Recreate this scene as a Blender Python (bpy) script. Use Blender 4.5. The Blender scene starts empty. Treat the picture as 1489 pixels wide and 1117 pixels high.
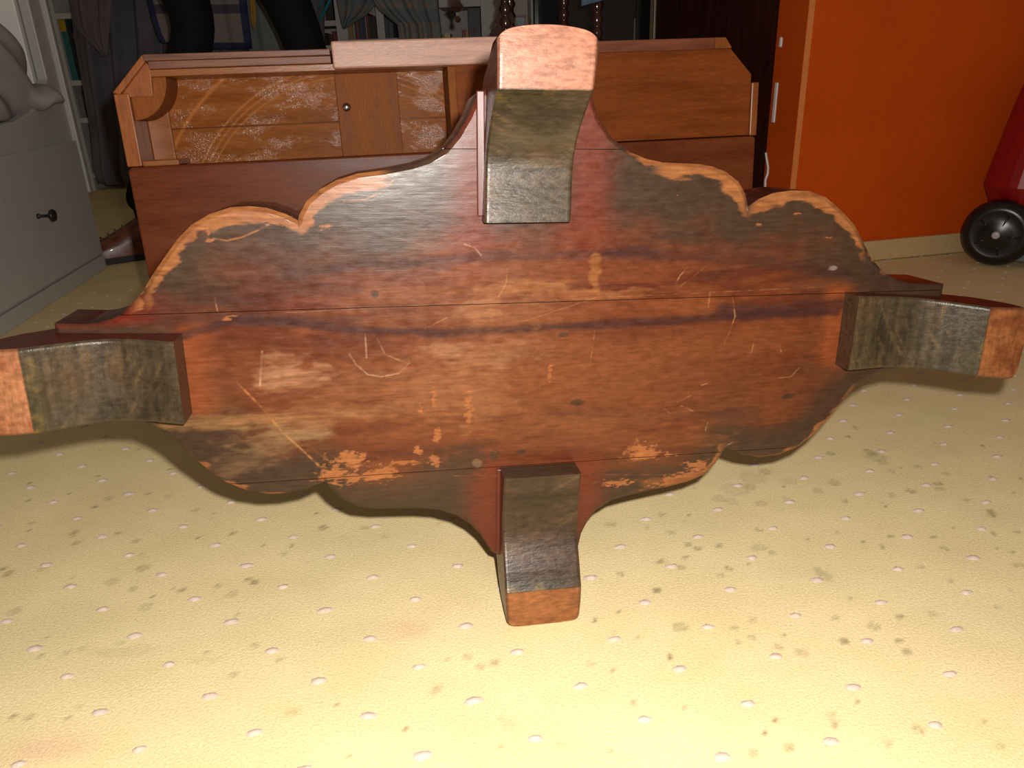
import bpy, bmesh, math, random
import numpy as np
from mathutils import Vector, Matrix
random.seed(4)
SC = bpy.context.scene
COL = SC.collection
# ------------------------------------------------------------------ camera, world, flash, exposure
W, H, F = 1489, 1117, 1118.0
EYE = Vector((0, 0, 0.483))
XR = Vector((0.99939658, -0.01326857, -0.03210014))     # image right in the room
YD = Vector((-0.03473433, -0.38177114, -0.92360399))    # image down
ZF = Vector((0.0, 0.92416164, -0.38200165))             # view direction
cd = bpy.data.cameras.new('camera'); cam = bpy.data.objects.new('camera', cd); COL.objects.link(cam)
cd.sensor_width = 36; cd.lens = 36 * F / W; cd.clip_start = 0.02
cam.matrix_world = Matrix(((XR.x, -YD.x, -ZF.x, EYE.x), (XR.y, -YD.y, -ZF.y, EYE.y), (XR.z, -YD.z, -ZF.z, EYE.z), (0, 0, 0, 1)))
SC.camera = cam
wd = bpy.data.worlds.new('world'); SC.world = wd; wd.use_nodes = True
wd.node_tree.nodes['Background'].inputs[0].default_value = (1.0, 0.80, 0.58, 1)
wd.node_tree.nodes['Background'].inputs[1].default_value = 0.135
fd = bpy.data.lights.new('flash', 'SPOT'); fl_ = bpy.data.objects.new('flash', fd); COL.objects.link(fl_)
fd.energy = 41; fd.shadow_soft_size = 0.008; fd.spot_size = math.radians(150); fd.spot_blend = 0.7; fd.color = (1.0, 0.95, 0.88)
fpos = EYE + XR * 0.030 - YD * 0.038
fl_.matrix_world = Matrix(((XR.x, -YD.x, -ZF.x, fpos.x), (XR.y, -YD.y, -ZF.y, fpos.y), (XR.z, -YD.z, -ZF.z, fpos.z), (0, 0, 0, 1)))
SC.view_settings.view_transform = 'Standard'; SC.view_settings.look = 'None'
SC.view_settings.gamma = 1; SC.view_settings.use_curve_mapping = False
SC.view_settings.exposure = 0.0

# ------------------------------------------------------------------ helpers
def ray(px, py):
    return XR * ((px - 744.5) / F) + YD * ((py - 558.5) / F) + ZF
def at(px, py, Y):
    d = ray(px, py); return EYE + d * (Y / d.y)
def ground(px, py):
    d = ray(px, py); return EYE + d * (-EYE.z / d.z)
def tag(o, label=None, cat=None, group=None, kind=None):
    for k, v in (('label', label), ('category', cat), ('group', group), ('kind', kind)):
        if v: o[k] = v
    return o
def empty(name, loc=(0, 0, 0), rz=0.0, label=None, cat=None, group=None):
    o = bpy.data.objects.new(name, None); COL.objects.link(o)
    o.location = loc; o.rotation_euler = (0, 0, rz); o.empty_display_size = 0.05
    return tag(o, label, cat, group)
class MB:
    def __init__(s): s.v = []; s.f = []
    def add(s, vs, fs):
        b = len(s.v); s.v += [tuple(v) for v in vs]; s.f += [tuple(i + b for i in f) for f in fs]; return s
    def box(s, a, b):
        x0, y0, z0 = a; x1, y1, z1 = b
        return s.add([(x0, y0, z0), (x1, y0, z0), (x1, y1, z0), (x0, y1, z0), (x0, y0, z1), (x1, y0, z1), (x1, y1, z1), (x0, y1, z1)],
                     [(0, 3, 2, 1), (4, 5, 6, 7), (0, 1, 5, 4), (1, 2, 6, 5), (2, 3, 7, 6), (3, 0, 4, 7)])
    def prism(s, poly, z0, z1):               # polygon (counter-clockwise in x,y) drawn out along z
        n = len(poly)
        s.add([(x, y, z0) for x, y in poly] + [(x, y, z1) for x, y in poly],
              [tuple(range(n - 1, -1, -1)), tuple(range(n, 2 * n))] + [(i, (i + 1) % n, n + (i + 1) % n, n + i) for i in range(n)])
        return s
    def lathe(s, prof, c=(0, 0, 0), ax=(0, 0, 1), seg=24):     # prof: (radius, height)
        ax = Vector(ax).normalized(); u = ax.orthogonal().normalized(); w = ax.cross(u); c = Vector(c)
        vs = []; fs = []
        for r, h in prof:
            for k in range(seg):
                a = 2 * math.pi * k / seg
                vs.append(c + ax * h + (u * math.cos(a) + w * math.sin(a)) * r)
        for i in range(len(prof) - 1):
            for k in range(seg):
                k2 = (k + 1) % seg; fs.append((i * seg + k, i * seg + k2, (i + 1) * seg + k2, (i + 1) * seg + k))
        m = len(prof)
        fs.append(tuple(range(seg - 1, -1, -1))); fs.append(tuple((m - 1) * seg + k for k in range(seg)))
        return s.add(vs, fs)
    def tube(s, pts, r, seg=10):
        pts = [Vector(p) for p in pts]; vs = []; fs = []
        u = None
        for i, p in enumerate(pts):
            d = (pts[min(i + 1, len(pts) - 1)] - pts[max(i - 1, 0)]).normalized()
            u = d.orthogonal().normalized() if u is None else (u - d * u.dot(d)).normalized()
            w = d.cross(u)
            for k in range(seg):
                a = 2 * math.pi * k / seg; vs.append(p + (u * math.cos(a) + w * math.sin(a)) * r)
        for i in range(len(pts) - 1):
            for k in range(seg):
                k2 = (k + 1) % seg; fs.append((i * seg + k, i * seg + k2, (i + 1) * seg + k2, (i + 1) * seg + k))
        m = len(pts); fs.append(tuple(range(seg - 1, -1, -1))); fs.append(tuple((m - 1) * seg + k for k in range(seg)))
        return s.add(vs, fs)
    def build(s, name, mat, parent=None, bevel=0.0, smooth=False, seg=2):
        me = bpy.data.meshes.new(name); me.from_pydata(s.v, [], s.f); me.update()
        bm = bmesh.new(); bm.from_mesh(me); bmesh.ops.recalc_face_normals(bm, faces=bm.faces); bm.to_mesh(me); bm.free()
        if mat: me.materials.append(mat)
        o = bpy.data.objects.new(name, me); COL.objects.link(o)
        if parent: o.parent = parent
        if smooth:
            for p in me.polygons: p.use_smooth = True
        if bevel:
            b = o.modifiers.new('bevel', 'BEVEL'); b.width = bevel; b.segments = seg; b.limit_method = 'ANGLE'; b.angle_limit = math.radians(40)
        return o

# ------------------------------------------------------------------ materials
def newmat(name):
    m = bpy.data.materials.new(name); m.use_nodes = True
    nt = m.node_tree; return m, nt, nt.nodes['Principled BSDF']
def N(nt, t, **kw):
    n = nt.nodes.new(t)
    for k, v in kw.items(): setattr(n, k, v)
    return n
def noise(nt, scale, detail=4, stretch=None, rough=0.55, coord='Object', rot=None):
    tc = N(nt, 'ShaderNodeTexCoord'); mp = N(nt, 'ShaderNodeMapping')
    if stretch: mp.inputs['Scale'].default_value = stretch
    if rot: mp.inputs['Rotation'].default_value = rot
    nz = N(nt, 'ShaderNodeTexNoise'); nz.inputs['Scale'].default_value = scale; nz.inputs['Detail'].default_value = detail; nz.inputs['Roughness'].default_value = rough
    nt.links.new(tc.outputs[coord], mp.inputs[0]); nt.links.new(mp.outputs[0], nz.inputs[0]); return nz
def ramp(nt, src, stops):
    r = N(nt, 'ShaderNodeValToRGB'); e = r.color_ramp.elements
    while len(e) < len(stops): e.new(0.5)
    for i, (p, c) in enumerate(stops):
        e[i].position = p; e[i].color = (*c, 1) if len(c) == 3 else c
    nt.links.new(src, r.inputs[0]); return r
def bump(nt, src, b, strength=0.2, dist=0.001):
    bp = N(nt, 'ShaderNodeBump'); bp.inputs['Strength'].default_value = strength; bp.inputs['Distance'].default_value = dist
    nt.links.new(src, bp.inputs['Height']); nt.links.new(bp.outputs[0], b.inputs['Normal']); return bp
def plain(name, c, rough=0.5, metal=0.0, var=0.12, scale=30, bmp=0.0, coat=0.0, spec=0.5):
    m, nt, b = newmat(name)
    nz = noise(nt, scale, 3)
    lo = tuple(max(0, x * (1 - var)) for x in c); hi = tuple(min(1, x * (1 + var)) for x in c)
    r = ramp(nt, nz.outputs[0], [(0.3, lo), (0.7, hi)]); nt.links.new(r.outputs[0], b.inputs['Base Color'])
    b.inputs['Roughness'].default_value = rough; b.inputs['Metallic'].default_value = metal
    b.inputs['Coat Weight'].default_value = coat; b.inputs['Specular IOR Level'].default_value = spec
    if bmp: bump(nt, nz.outputs[0], b, bmp, 0.002)
    return m
def wood(name, c1, c2, c3=None, stretch=(1, 12, 12), scale=9, rough=0.42, bmp=0.15, spec=0.5, grain=0.25, rot=None):
    """streaky wood: broad figure between the tones, fine grain over it"""
    m, nt, b = newmat(name)
    nz = noise(nt, scale, 5, stretch, 0.6, rot=rot)
    stops = [(0.32, c1), (0.52, c2), (0.72, c3 or c2)]
    r = ramp(nt, nz.outputs[0], stops)
    fine = noise(nt, scale * 9, 4, stretch, 0.6, rot=rot)
    fr = ramp(nt, fine.outputs[0], [(0.3, (1 - grain,) * 3), (0.7, (1 + grain * 0.4,) * 3)])
    mx = N(nt, 'ShaderNodeMix', data_type='RGBA', blend_type='MULTIPLY'); mx.inputs[0].default_value = 1
    nt.links.new(r.outputs[0], mx.inputs[6]); nt.links.new(fr.outputs[0], mx.inputs[7]); nt.links.new(mx.outputs[2], b.inputs['Base Color'])
    rr = ramp(nt, nz.outputs[0], [(0.3, (rough * 0.85,) * 3), (0.7, (rough * 1.2,) * 3)]); nt.links.new(rr.outputs[0], b.inputs['Roughness'])
    b.inputs['Specular IOR Level'].default_value = spec
    bump(nt, fine.outputs[0], b, bmp, 0.001)
    return m
def painted(name, stretch=(1, 14, 14), scale=40, rough=0.42, bmp=0.2, grain=0.3, spec=0.5, mott=0.25):
    """colour from the mesh's own colour attribute (stain, wear, scratches), grain and relief from noise"""
    m, nt, b = newmat(name)
    at_ = N(nt, 'ShaderNodeAttribute', attribute_name='paint')
    fine = noise(nt, scale, 5, stretch, 0.65)
    fr = ramp(nt, fine.outputs[0], [(0.3, (1 - grain,) * 3), (0.7, (1 + grain * 0.5,) * 3)])
    mx = N(nt, 'ShaderNodeMix', data_type='RGBA', blend_type='MULTIPLY'); mx.inputs[0].default_value = 1
    nt.links.new(at_.outputs['Color'], mx.inputs[6]); nt.links.new(fr.outputs[0], mx.inputs[7])
    n2 = noise(nt, scale * 6, 3, (1, 2, 2), 0.6)
    f2 = ramp(nt, n2.outputs[0], [(0.25, (1 - mott,) * 3), (0.75, (1 + mott * 0.6,) * 3)])
    m2 = N(nt, 'ShaderNodeMix', data_type='RGBA', blend_type='MULTIPLY'); m2.inputs[0].default_value = 1
    nt.links.new(mx.outputs[2], m2.inputs[6]); nt.links.new(f2.outputs[0], m2.inputs[7]); nt.links.new(m2.outputs[2], b.inputs['Base Color'])
    rr = ramp(nt, n2.outputs[0], [(0.3, (rough * 0.8,) * 3), (0.7, (rough * 1.2,) * 3)]); nt.links.new(rr.outputs[0], b.inputs['Roughness'])
    b.inputs['Specular IOR Level'].default_value = spec
    ad = N(nt, 'ShaderNodeMath', operation='ADD'); nt.links.new(fine.outputs[0], ad.inputs[0])
    ml = N(nt, 'ShaderNodeMath', operation='MULTIPLY'); ml.inputs[1].default_value = 0.7
    nt.links.new(n2.outputs[0], ml.inputs[0]); nt.links.new(ml.outputs[0], ad.inputs[1])
    bump(nt, ad.outputs[0], b, bmp, 0.001)
    return m
def srgb(r, g, b):
    f = lambda c: (c / 255 / 12.92) if c <= 10 else ((c / 255 + 0.055) / 1.055) ** 2.4
    return (f(r), f(g), f(b))

# numpy value noise and painting helpers -----------------------------------------------------------
_rng = np.random.RandomState(7); _TAB = _rng.rand(256, 256)
def vnoise(x, y):
    xi = np.floor(x).astype(int); yi = np.floor(y).astype(int); fx = x - xi; fy = y - yi
    fx = fx * fx * (3 - 2 * fx); fy = fy * fy * (3 - 2 * fy)
    g = lambda a, b: _TAB[a % 256, b % 256]
    return (g(xi, yi) * (1 - fx) + g(xi + 1, yi) * fx) * (1 - fy) + (g(xi, yi + 1) * (1 - fx) + g(xi + 1, yi + 1) * fx) * fy
def fbm(x, y, o=4):
    s = 0; a = 0.5; n = 0
    for i in range(o): s = s + a * vnoise(x * 2 ** i + 17 * i, y * 2 ** i + 31 * i); n += a; a *= 0.55
    return s / n
def sstep(a, b, x):
    t = np.clip((x - a) / (b - a), 0, 1); return t * t * (3 - 2 * t)
def segdist(x, y, pts, closed=False):
    d = np.full(x.shape, 1e9); P = list(pts) + ([pts[0]] if closed else [])
    for (ax, ay), (bx, by) in zip(P[:-1], P[1:]):
        dx, dy = bx - ax, by - ay; L = dx * dx + dy * dy + 1e-12
        t = np.clip(((x - ax) * dx + (y - ay) * dy) / L, 0, 1)
        d = np.minimum(d, np.hypot(x - ax - t * dx, y - ay - t * dy))
    return d
def mixc(c, col, m):
    return c * (1 - m[:, None]) + np.array(col)[None, :] * m[:, None]
def setpaint(me, col):
    a = me.attributes.new('paint', 'FLOAT_COLOR', 'POINT')
    full = np.ones((len(me.vertices), 4), np.float32); full[:, :3] = col; a.data.foreach_set('color', full.ravel())
def meshnp(name, v, f, mat, parent, col=None, smooth=False):
    me = bpy.data.meshes.new(name); me.from_pydata([tuple(p) for p in v], [], [tuple(q) for q in f]); me.update()
    if mat: me.materials.append(mat)
    if col is not None: setpaint(me, col)
    if smooth: me.polygons.foreach_set('use_smooth', [True] * len(me.polygons))
    o = bpy.data.objects.new(name, me); COL.objects.link(o)
    if parent: o.parent = parent
    return o

# ------------------------------------------------------------------ the setting: floor, walls
# carpet lattice: rows of tufts (fitted spacing), floor coordinates of the tuft at index (m, n)
def carpet_mat():
    m, nt, b = newmat('carpet')
    at_ = N(nt, 'ShaderNodeAttribute', attribute_name='paint')
    n1 = noise(nt, 420, 3, None, 0.7); n2 = noise(nt, 9, 4, (1, 1.4, 1))
    r1 = ramp(nt, n1.outputs[0], [(0.25, (0.80, 0.78, 0.74)), (0.7, (1.06, 1.06, 1.06))])
    r2 = ramp(nt, n2.outputs[0], [(0.3, (0.93, 0.92, 0.88)), (0.7, (1.03, 1.03, 1.03))])
    a = N(nt, 'ShaderNodeMix', data_type='RGBA', blend_type='MULTIPLY'); a.inputs[0].default_value = 1
    c = N(nt, 'ShaderNodeMix', data_type='RGBA', blend_type='MULTIPLY'); c.inputs[0].default_value = 1
    nt.links.new(at_.outputs['Color'], a.inputs[6]); nt.links.new(r1.outputs[0], a.inputs[7])
    nt.links.new(a.outputs[2], c.inputs[6]); nt.links.new(r2.outputs[0], c.inputs[7]); nt.links.new(c.outputs[2], b.inputs['Base Color'])
    b.inputs['Roughness'].default_value = 0.95; b.inputs['Specular IOR Level'].default_value = 0.1
    bump(nt, n1.outputs[0], b, 0.5, 0.002)
    return m
xs = np.unique(np.round(np.concatenate([np.linspace(-2.6, -0.95, 24), np.arange(-0.95, 1.25, 0.0040), np.linspace(1.25, 3.2, 24)]), 5))
ys = np.unique(np.round(np.concatenate([np.linspace(-1.5, 0.26, 14), np.arange(0.26, 1.15, 0.0040), np.arange(1.15, 2.2, 0.02), np.linspace(2.2, 4.3, 20)]), 5))
GX, GY = np.meshgrid(xs, ys); gx = GX.ravel(); gy = GY.ravel()
col = np.tile(np.array([[0.90, 0.73, 0.41]]), (len(gx), 1))
SPOTS = [(532, 768, 7, 3, .7), (558, 781, 4, 2, .6), (469, 768, 6, 3, .9), (414, 805, 5, 3, .7), (338, 776, 4, 2, .7), (108, 775, 6, 3, .7), (111, 789, 6, 3, .6), (198, 787, 4, 2, .6),
 (12, 834, 7, 4, .6), (63, 826, 6, 4, .4), (208, 826, 10, 5, .55), (98, 852, 6, 4, .5), (163, 846, 9, 6, .35), (191, 857, 6, 4, .5), (213, 883, 9, 6, .4), (20, 890, 9, 5, .6), (337, 864, 8, 5, .35), (315, 853, 5, 3, .5),
 (362, 842, 4, 3, .8), (369, 847, 3, 2, .9), (97, 948, 7, 4, .5), (118, 945, 6, 3, .4), (371, 938, 4, 3, .7), (340, 981, 5, 3, .7), (405, 959, 4, 3, .7), (425, 1035, 9, 6, .4), (682, 955, 7, 5, .5), (701, 969, 5, 3, .5), (720, 964, 4, 3, .6),
 (637, 1001, 4, 3, .5), (741, 1052, 9, 7, .3), (857, 966, 5, 3, .4), (961, 748, 6, 3, .7), (889, 763, 7, 3, .7), (975, 774, 6, 3, .8), (1000, 792, 4, 3, .8), (1015, 797, 6, 3, .8), (1044, 793, 5, 3, .8), (995, 810, 4, 2, .8), (962, 817, 6, 3, .9), (957, 859, 7, 4, .9),
 (990, 826, 6, 3, .6), (1058, 827, 5, 3, .7), (990, 912, 11, 6, .55), (902, 834, 4, 2, .7), (1103, 797, 12, 5, .4), (1122, 804, 5, 3, .5), (1103, 771, 4, 2, .6), (1200, 838, 9, 7, .6), (1190, 830, 6, 4, .6), (1095, 903, 6, 4, .4), (1068, 913, 5, 3, .7), (1093, 926, 5, 3, .5),
 (1131, 942, 8, 4, .5), (1167, 950, 9, 5, .45), (1227, 932, 8, 5, .8), (1270, 911, 8, 5, .5), (1307, 897, 4, 2, .7), (1214, 899, 4, 3, .6), (1318, 948, 5, 3, .6), (1213, 1052, 7, 4, .8), (1206, 1039, 6, 4, .5), (1337, 1060, 9, 6, .6), (1290, 1080, 7, 4, .4), (1147, 1086, 5, 3, .6), (1097, 1095, 7, 4, .5),
 (1275, 665, 14, 7, .45), (1265, 658, 8, 5, .5), (1284, 672, 8, 4, .5), (1208, 660, 5, 3, .7), (1234, 635, 4, 2, .9), (1244, 622, 4, 2, .8), (1213, 702, 8, 4, .5), (1190, 714, 7, 4, .4), (1325, 714, 7, 3, .8), (1363, 703, 7, 3, .8), (1366, 711, 6, 3, .6), (1443, 749, 6, 3, .9), (1230, 729, 3, 2, .7),
 (1113, 686, 7, 4, .6), (1095, 695, 20, 8, .22), (1070, 712, 22, 8, .22), (1090, 708, 8, 4, .4), (1045, 725, 10, 5, .35), (1107, 732, 9, 4, .35), (1147, 699, 12, 5, .25), (1063, 729, 9, 5, .3), (1297, 686, 5, 3, .5), (1336, 679, 5, 3, .6), (1375, 688, 5, 2, .6), (1297, 720, 6, 3, .4), (1374, 797, 5, 3, .6), (1482, 822, 8, 4, .4),
 (1355, 893, 6, 3, .7), (1308, 897, 4, 2, .6), (1441, 744, 4, 2, .7), (245, 722, 5, 3, .3), (158, 725, 6, 3, .4), (300, 960, 20, 6, .25), (200, 945, 25, 8, .25), (170, 950, 25, 7, .2), (150, 948, 18, 5, .2), (285, 742, 4, 2, .5)]
for (px, py, rx, ry, st) in SPOTS:
    c0 = ground(px, py); c1 = ground(px + rx, py); c2 = ground(px, py - ry)
    ax_ = max(0.0038, abs(c1.x - c0.x)); ay_ = max(0.0038, abs(c2.y - c0.y))
    sel = (abs(gx - c0.x) < ax_ * 2.2) & (abs(gy - c0.y) < ay_ * 2.2)
    X_, Y_ = gx[sel], gy[sel]
    d = np.hypot((X_ - c0.x) / ax_, (Y_ - c0.y) / ay_) + 0.5 * (fbm(X_ * 190, Y_ * 190, 2) - 0.5)
    mk = sstep(1.25, 0.8, d) * st * (.55 + .3 * sstep(.3, .9, d))
    col[sel] = mixc(col[sel], (0.25, 0.20, 0.10), mk)
for _ in range(260):      # small specks of the same spill, thick on the right
    px = random.uniform(0, 1489); py = random.uniform(640, 1100)
    if random.random() > (0.9 if (px > 900 and py < 880) or (px < 450 and py < 900) else 0.35): continue
    c0 = ground(px, py); sel = (abs(gx - c0.x) < 0.006) & (abs(gy - c0.y) < 0.006); r_ = random.uniform(0.0012, 0.0032)
    col[sel] = mixc(col[sel], (0.2, 0.16, 0.08), sstep(1.4, 0.5, np.hypot(gx[sel] - c0.x, gy[sel] - c0.y) / r_) * random.uniform(.4, .8))
pk = ground(592, 916); col = mixc(col, (0.80, 0.46, 0.33), sstep(1.0, 0.2, np.hypot((gx - pk.x) / 0.035, (gy - pk.y) / 0.02) + 0.6 * (fbm(gx * 90, gy * 90, 3) - .5)) * .4)
pk = ground(70, 1090); col = mixc(col, (0.80, 0.46, 0.33), sstep(1.0, 0.2, np.hypot((gx - pk.x) / 0.05, (gy - pk.y) / 0.02)) * .35)
grn = sstep(0.52, 0.75, fbm(gx * 5 + 3, gy * 7)); col = mixc(col, (0.80, 0.68, 0.38), grn * .4)
nx = len(xs); ny = len(ys)
I = np.arange(nx * ny).reshape(ny, nx)
fq = np.stack([I[:-1, :-1].ravel(), I[:-1, 1:].ravel(), I[1:, 1:].ravel(), I[1:, :-1].ravel()], 1)
floor = meshnp('floor', np.stack([gx, gy, gx * 0], 1), fq, carpet_mat(), None, col); floor['kind'] = 'structure'
# woven tufts on their diagonal lattice, one raised knot each
tufts = MB()
o0 = ground(893, 931); ea = (ground(1284, 877) - o0) / 3.0; eb = (ground(939, 1047) - o0 - ea) / 2.0
for n in range(-30, 12):
    for m_ in range(-40, 40):
        p = o0 + ea * m_ + eb * (n - 1)
        if not (-1.1 < p.x < 1.9 and 0.2 < p.y < 2.1): continue
        du = ea.normalized() * random.uniform(.0052, .0064); dv = Vector((-du.y, du.x, 0)) * 0.75
        p = p + Vector((random.uniform(-.002, .002), random.uniform(-.002, .002), 0))
        ring = [p + (du * math.cos(a) * (1.0 + .25 * abs(math.cos(a))) + dv * math.sin(a)) * random.uniform(.8, 1.15) for a in [k * math.pi / 4 for k in range(8)]]
        tufts.add([(q.x, q.y, 0.0002) for q in ring] + [(q.x * .45 + p.x * .55, q.y * .45 + p.y * .55, 0.0018) for q in ring] + [(p.x, p.y, 0.0022)],
                  [(k, (k + 1) % 8, 8 + (k + 1) % 8, 8 + k) for k in range(8)] + [(8 + k, 8 + (k + 1) % 8, 16) for k in range(8)])
tuft = tufts.build('tuft', plain('tuft_yarn', (0.66, 0.52, 0.43), 0.9, var=.10, scale=300, bmp=.3, spec=.1), floor, smooth=True)
tuft['kind'] = 'stuff'; tuft['label'] = 'small pale raised tufts in diagonal rows on the yellow carpet'

M_white = plain('wall_paint', (0.62, 0.60, 0.57), 0.8, var=.04, scale=60, bmp=.05, spec=.2)
def orange_mat(name, k=1.0):
    m, nt, b = newmat(name)
    n1 = noise(nt, 260, 3); n2 = noise(nt, 5, 4)
    r2 = ramp(nt, n2.outputs[0], [(0.3, (0.62 * k, 0.080 * k, 0.003 * k)), (0.7, (0.72 * k, 0.098 * k, 0.004 * k))])
    r1 = ramp(nt, n1.outputs[0], [(0.3, (0.86,) * 3), (0.7, (1.06,) * 3)])
    a = N(nt, 'ShaderNodeMix', data_type='RGBA', blend_type='MULTIPLY'); a.inputs[0].default_value = 1
    nt.links.new(r2.outputs[0], a.inputs[6]); nt.links.new(r1.outputs[0], a.inputs[7]); nt.links.new(a.outputs[2], b.inputs['Base Color'])
    b.inputs['Roughness'].default_value = 0.62; b.inputs['Specular IOR Level'].default_value = 0.15; bump(nt, n1.outputs[0], b, .3, .001)
    return m
M_orange = orange_mat('orange_wallpaper')
c0 = Vector((0.6745, 1.849, 0)); dW = Vector((0.976, 0.218, 0)).normalized(); dR = Vector((-0.218, 0.976, 0)).normalized()
def along(a, b, z0, z1, n, th):      # a wall slab from a to b, thickness th towards n
    q = [a, b, b + n * th, a + n * th]
    return MB().add([(p.x, p.y, z0) for p in q] + [(p.x, p.y, z1) for p in q], [(0, 3, 2, 1), (4, 5, 6, 7), (0, 1, 5, 4), (1, 2, 6, 5), (2, 3, 7, 6), (3, 0, 4, 7)])
o = along(c0, c0 + dW * 2.4, 0, 2.5, dR, 0.125).build('wall_right', M_orange, None, .004); o['kind'] = 'structure'
M_base = plain('skirting', (0.62, 0.44, 0.22), 0.8, var=.08, scale=120, bmp=.2, spec=.2)
o = along(c0 - dR * 0.012 + dW * 0.0, c0 + dW * 2.4 - dR * 0.012, 0.002, 0.052, dR, 0.011).build('baseboard_right', M_base, None, .003); o['kind'] = 'structure'
o = along(c0 - dR * 0.0025 - dW * 0.002, c0 + dW * 0.012 - dR * 0.0025, 0.055, 2.5, dR, 0.0022).build('trim_1', plain('paper_edge', (0.78, 0.24, 0.06), .5, var=.05), None); o['kind'] = 'structure'
o = MB().box((-2.7, 4.15, 0), (3.2, 4.25, 2.5)).build('wall_back', M_white, None); o['kind'] = 'structure'
o = MB().box((-2.75, -1.5, 0), (-2.65, 4.15, 2.5)).build('wall_left', M_white, None); o['kind'] = 'structure'

# ================================================================== THE UPTURNED TABLE
# own frame: u along the base, v up the base, n out of its underside towards the viewer; unit 7 cm
S = 0.07
RT = Matrix(((0.9865, 0.0378, 0.1591), (0.1557, 0.0798, -0.9846), (-0.0499, 0.9961, 0.0728)))
TT = Vector((0.0211, 0.6391, 0.2552))
table = empty('pedestal_table', label='dark wooden pedestal table tipped on its side with scalloped four-footed base facing forward', cat='table')
table.matrix_world = Matrix.Translation(TT) @ RT.to_4x4()
def bu(px, py, h=0.0):                      # point of the picture -> (u, v) on the plane n = h of the base
    d = ray(px, py); n = Vector((RT[0][2], RT[1][2], RT[2][2]))
    s = (n.dot(TT - EYE) + h * S) / n.dot(d); q = RT.transposed() @ (EYE + d * s - TT); return (q.x / S, q.y / S)

TOP = [(-5.52, .47), (-5.19, .45), (-5.07, .46), (-4.91, .50), (-4.81, .55), (-4.70, .64), (-4.54, .80), (-4.42, .98), (-4.27, 1.17), (-4.10, 1.38), (-3.93, 1.54), (-3.72, 1.66), (-3.49, 1.73), (-3.29, 1.74), (-3.10, 1.72), (-2.90, 1.65), (-2.765, 1.575),
       (-2.755, 1.63), (-2.66, 1.79), (-2.50, 1.92), (-2.31, 2.02), (-2.08, 2.09), (-1.76, 2.13), (-1.45, 2.19), (-1.26, 2.25), (-1.07, 2.36), (-.93, 2.52), (-.80, 2.73), (-.71, 2.93), (-.60, 3.01), (.62, 3.01), (.72, 2.72), (.90, 2.49), (1.13, 2.33), (1.34, 2.25), (1.55, 2.21), (1.78, 2.20), (2.02, 2.19), (2.20, 2.16), (2.39, 2.09), (2.55, 1.98), (2.66, 1.83), (2.705, 1.69),
       (2.72, 1.685), (2.85, 1.77), (3.03, 1.84), (3.27, 1.87), (3.52, 1.86), (3.76, 1.78), (4.00, 1.61), (4.20, 1.44), (4.36, 1.22), (4.53, .98), (4.70, .83), (4.80, .76), (4.99, .68), (5.15, .64), (5.40, .63), (5.66, .62)]
BOT = [(-5.52, -.52), (-5.15, -.54), (-4.80, -.70), (-4.55, -.87), (-4.41, -1.01), (-4.26, -1.22), (-4.07, -1.44), (-3.89, -1.61), (-3.66, -1.74), (-3.41, -1.81), (-3.16, -1.82), (-2.90, -1.78), (-2.69, -1.69), (-2.68, -1.70),
       (-2.59, -1.85), (-2.48, -1.97), (-2.31, -2.08), (-2.08, -2.13), (-1.78, -2.15), (-1.51, -2.17), (-1.27, -2.21), (-1.03, -2.31), (-.85, -2.45), (-.71, -2.62), (-.56, -2.90), (-.46, -2.96), (.66, -2.96), (.70, -2.74), (.78, -2.56), (.91, -2.39), (1.12, -2.26), (1.35, -2.21), (1.64, -2.16), (1.91, -2.12), (2.21, -2.06), (2.44, -1.97), (2.60, -1.80), (2.715, -1.60),
       (2.73, -1.60), (2.96, -1.70), (3.24, -1.76), (3.55, -1.74), (3.82, -1.64), (4.04, -1.46), (4.22, -1.25), (4.37, -1.04), (4.48, -.89), (4.64, -.73), (4.86, -.60), (5.20, -.52), (5.66, -.50)]
OUT = BOT + TOP[::-1]
ut = np.array([p[0] for p in TOP]); vt = np.array([p[1] for p in TOP]); ub = np.array([p[0] for p in BOT]); vb = np.array([p[1] for p in BOT])
PX = lambda L, h=0.0: [bu(x, y, h) for x, y in L]
def blob(u, v, px, py, rx, ry, edge=0.25, ns=3.0, amp=.9, seed=0):
    c = bu(px, py); e = bu(px + rx, py); g = bu(px, py - ry)
    d = np.hypot((u - c[0]) / max(1e-3, abs(e[0] - c[0])), (v - c[1]) / max(1e-3, abs(g[1] - c[1])))
    return sstep(1 + edge, 1 - edge, d + amp * (fbm(u * ns + seed, v * ns * 2.5 + seed, 4) - .5) * 2)
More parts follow.
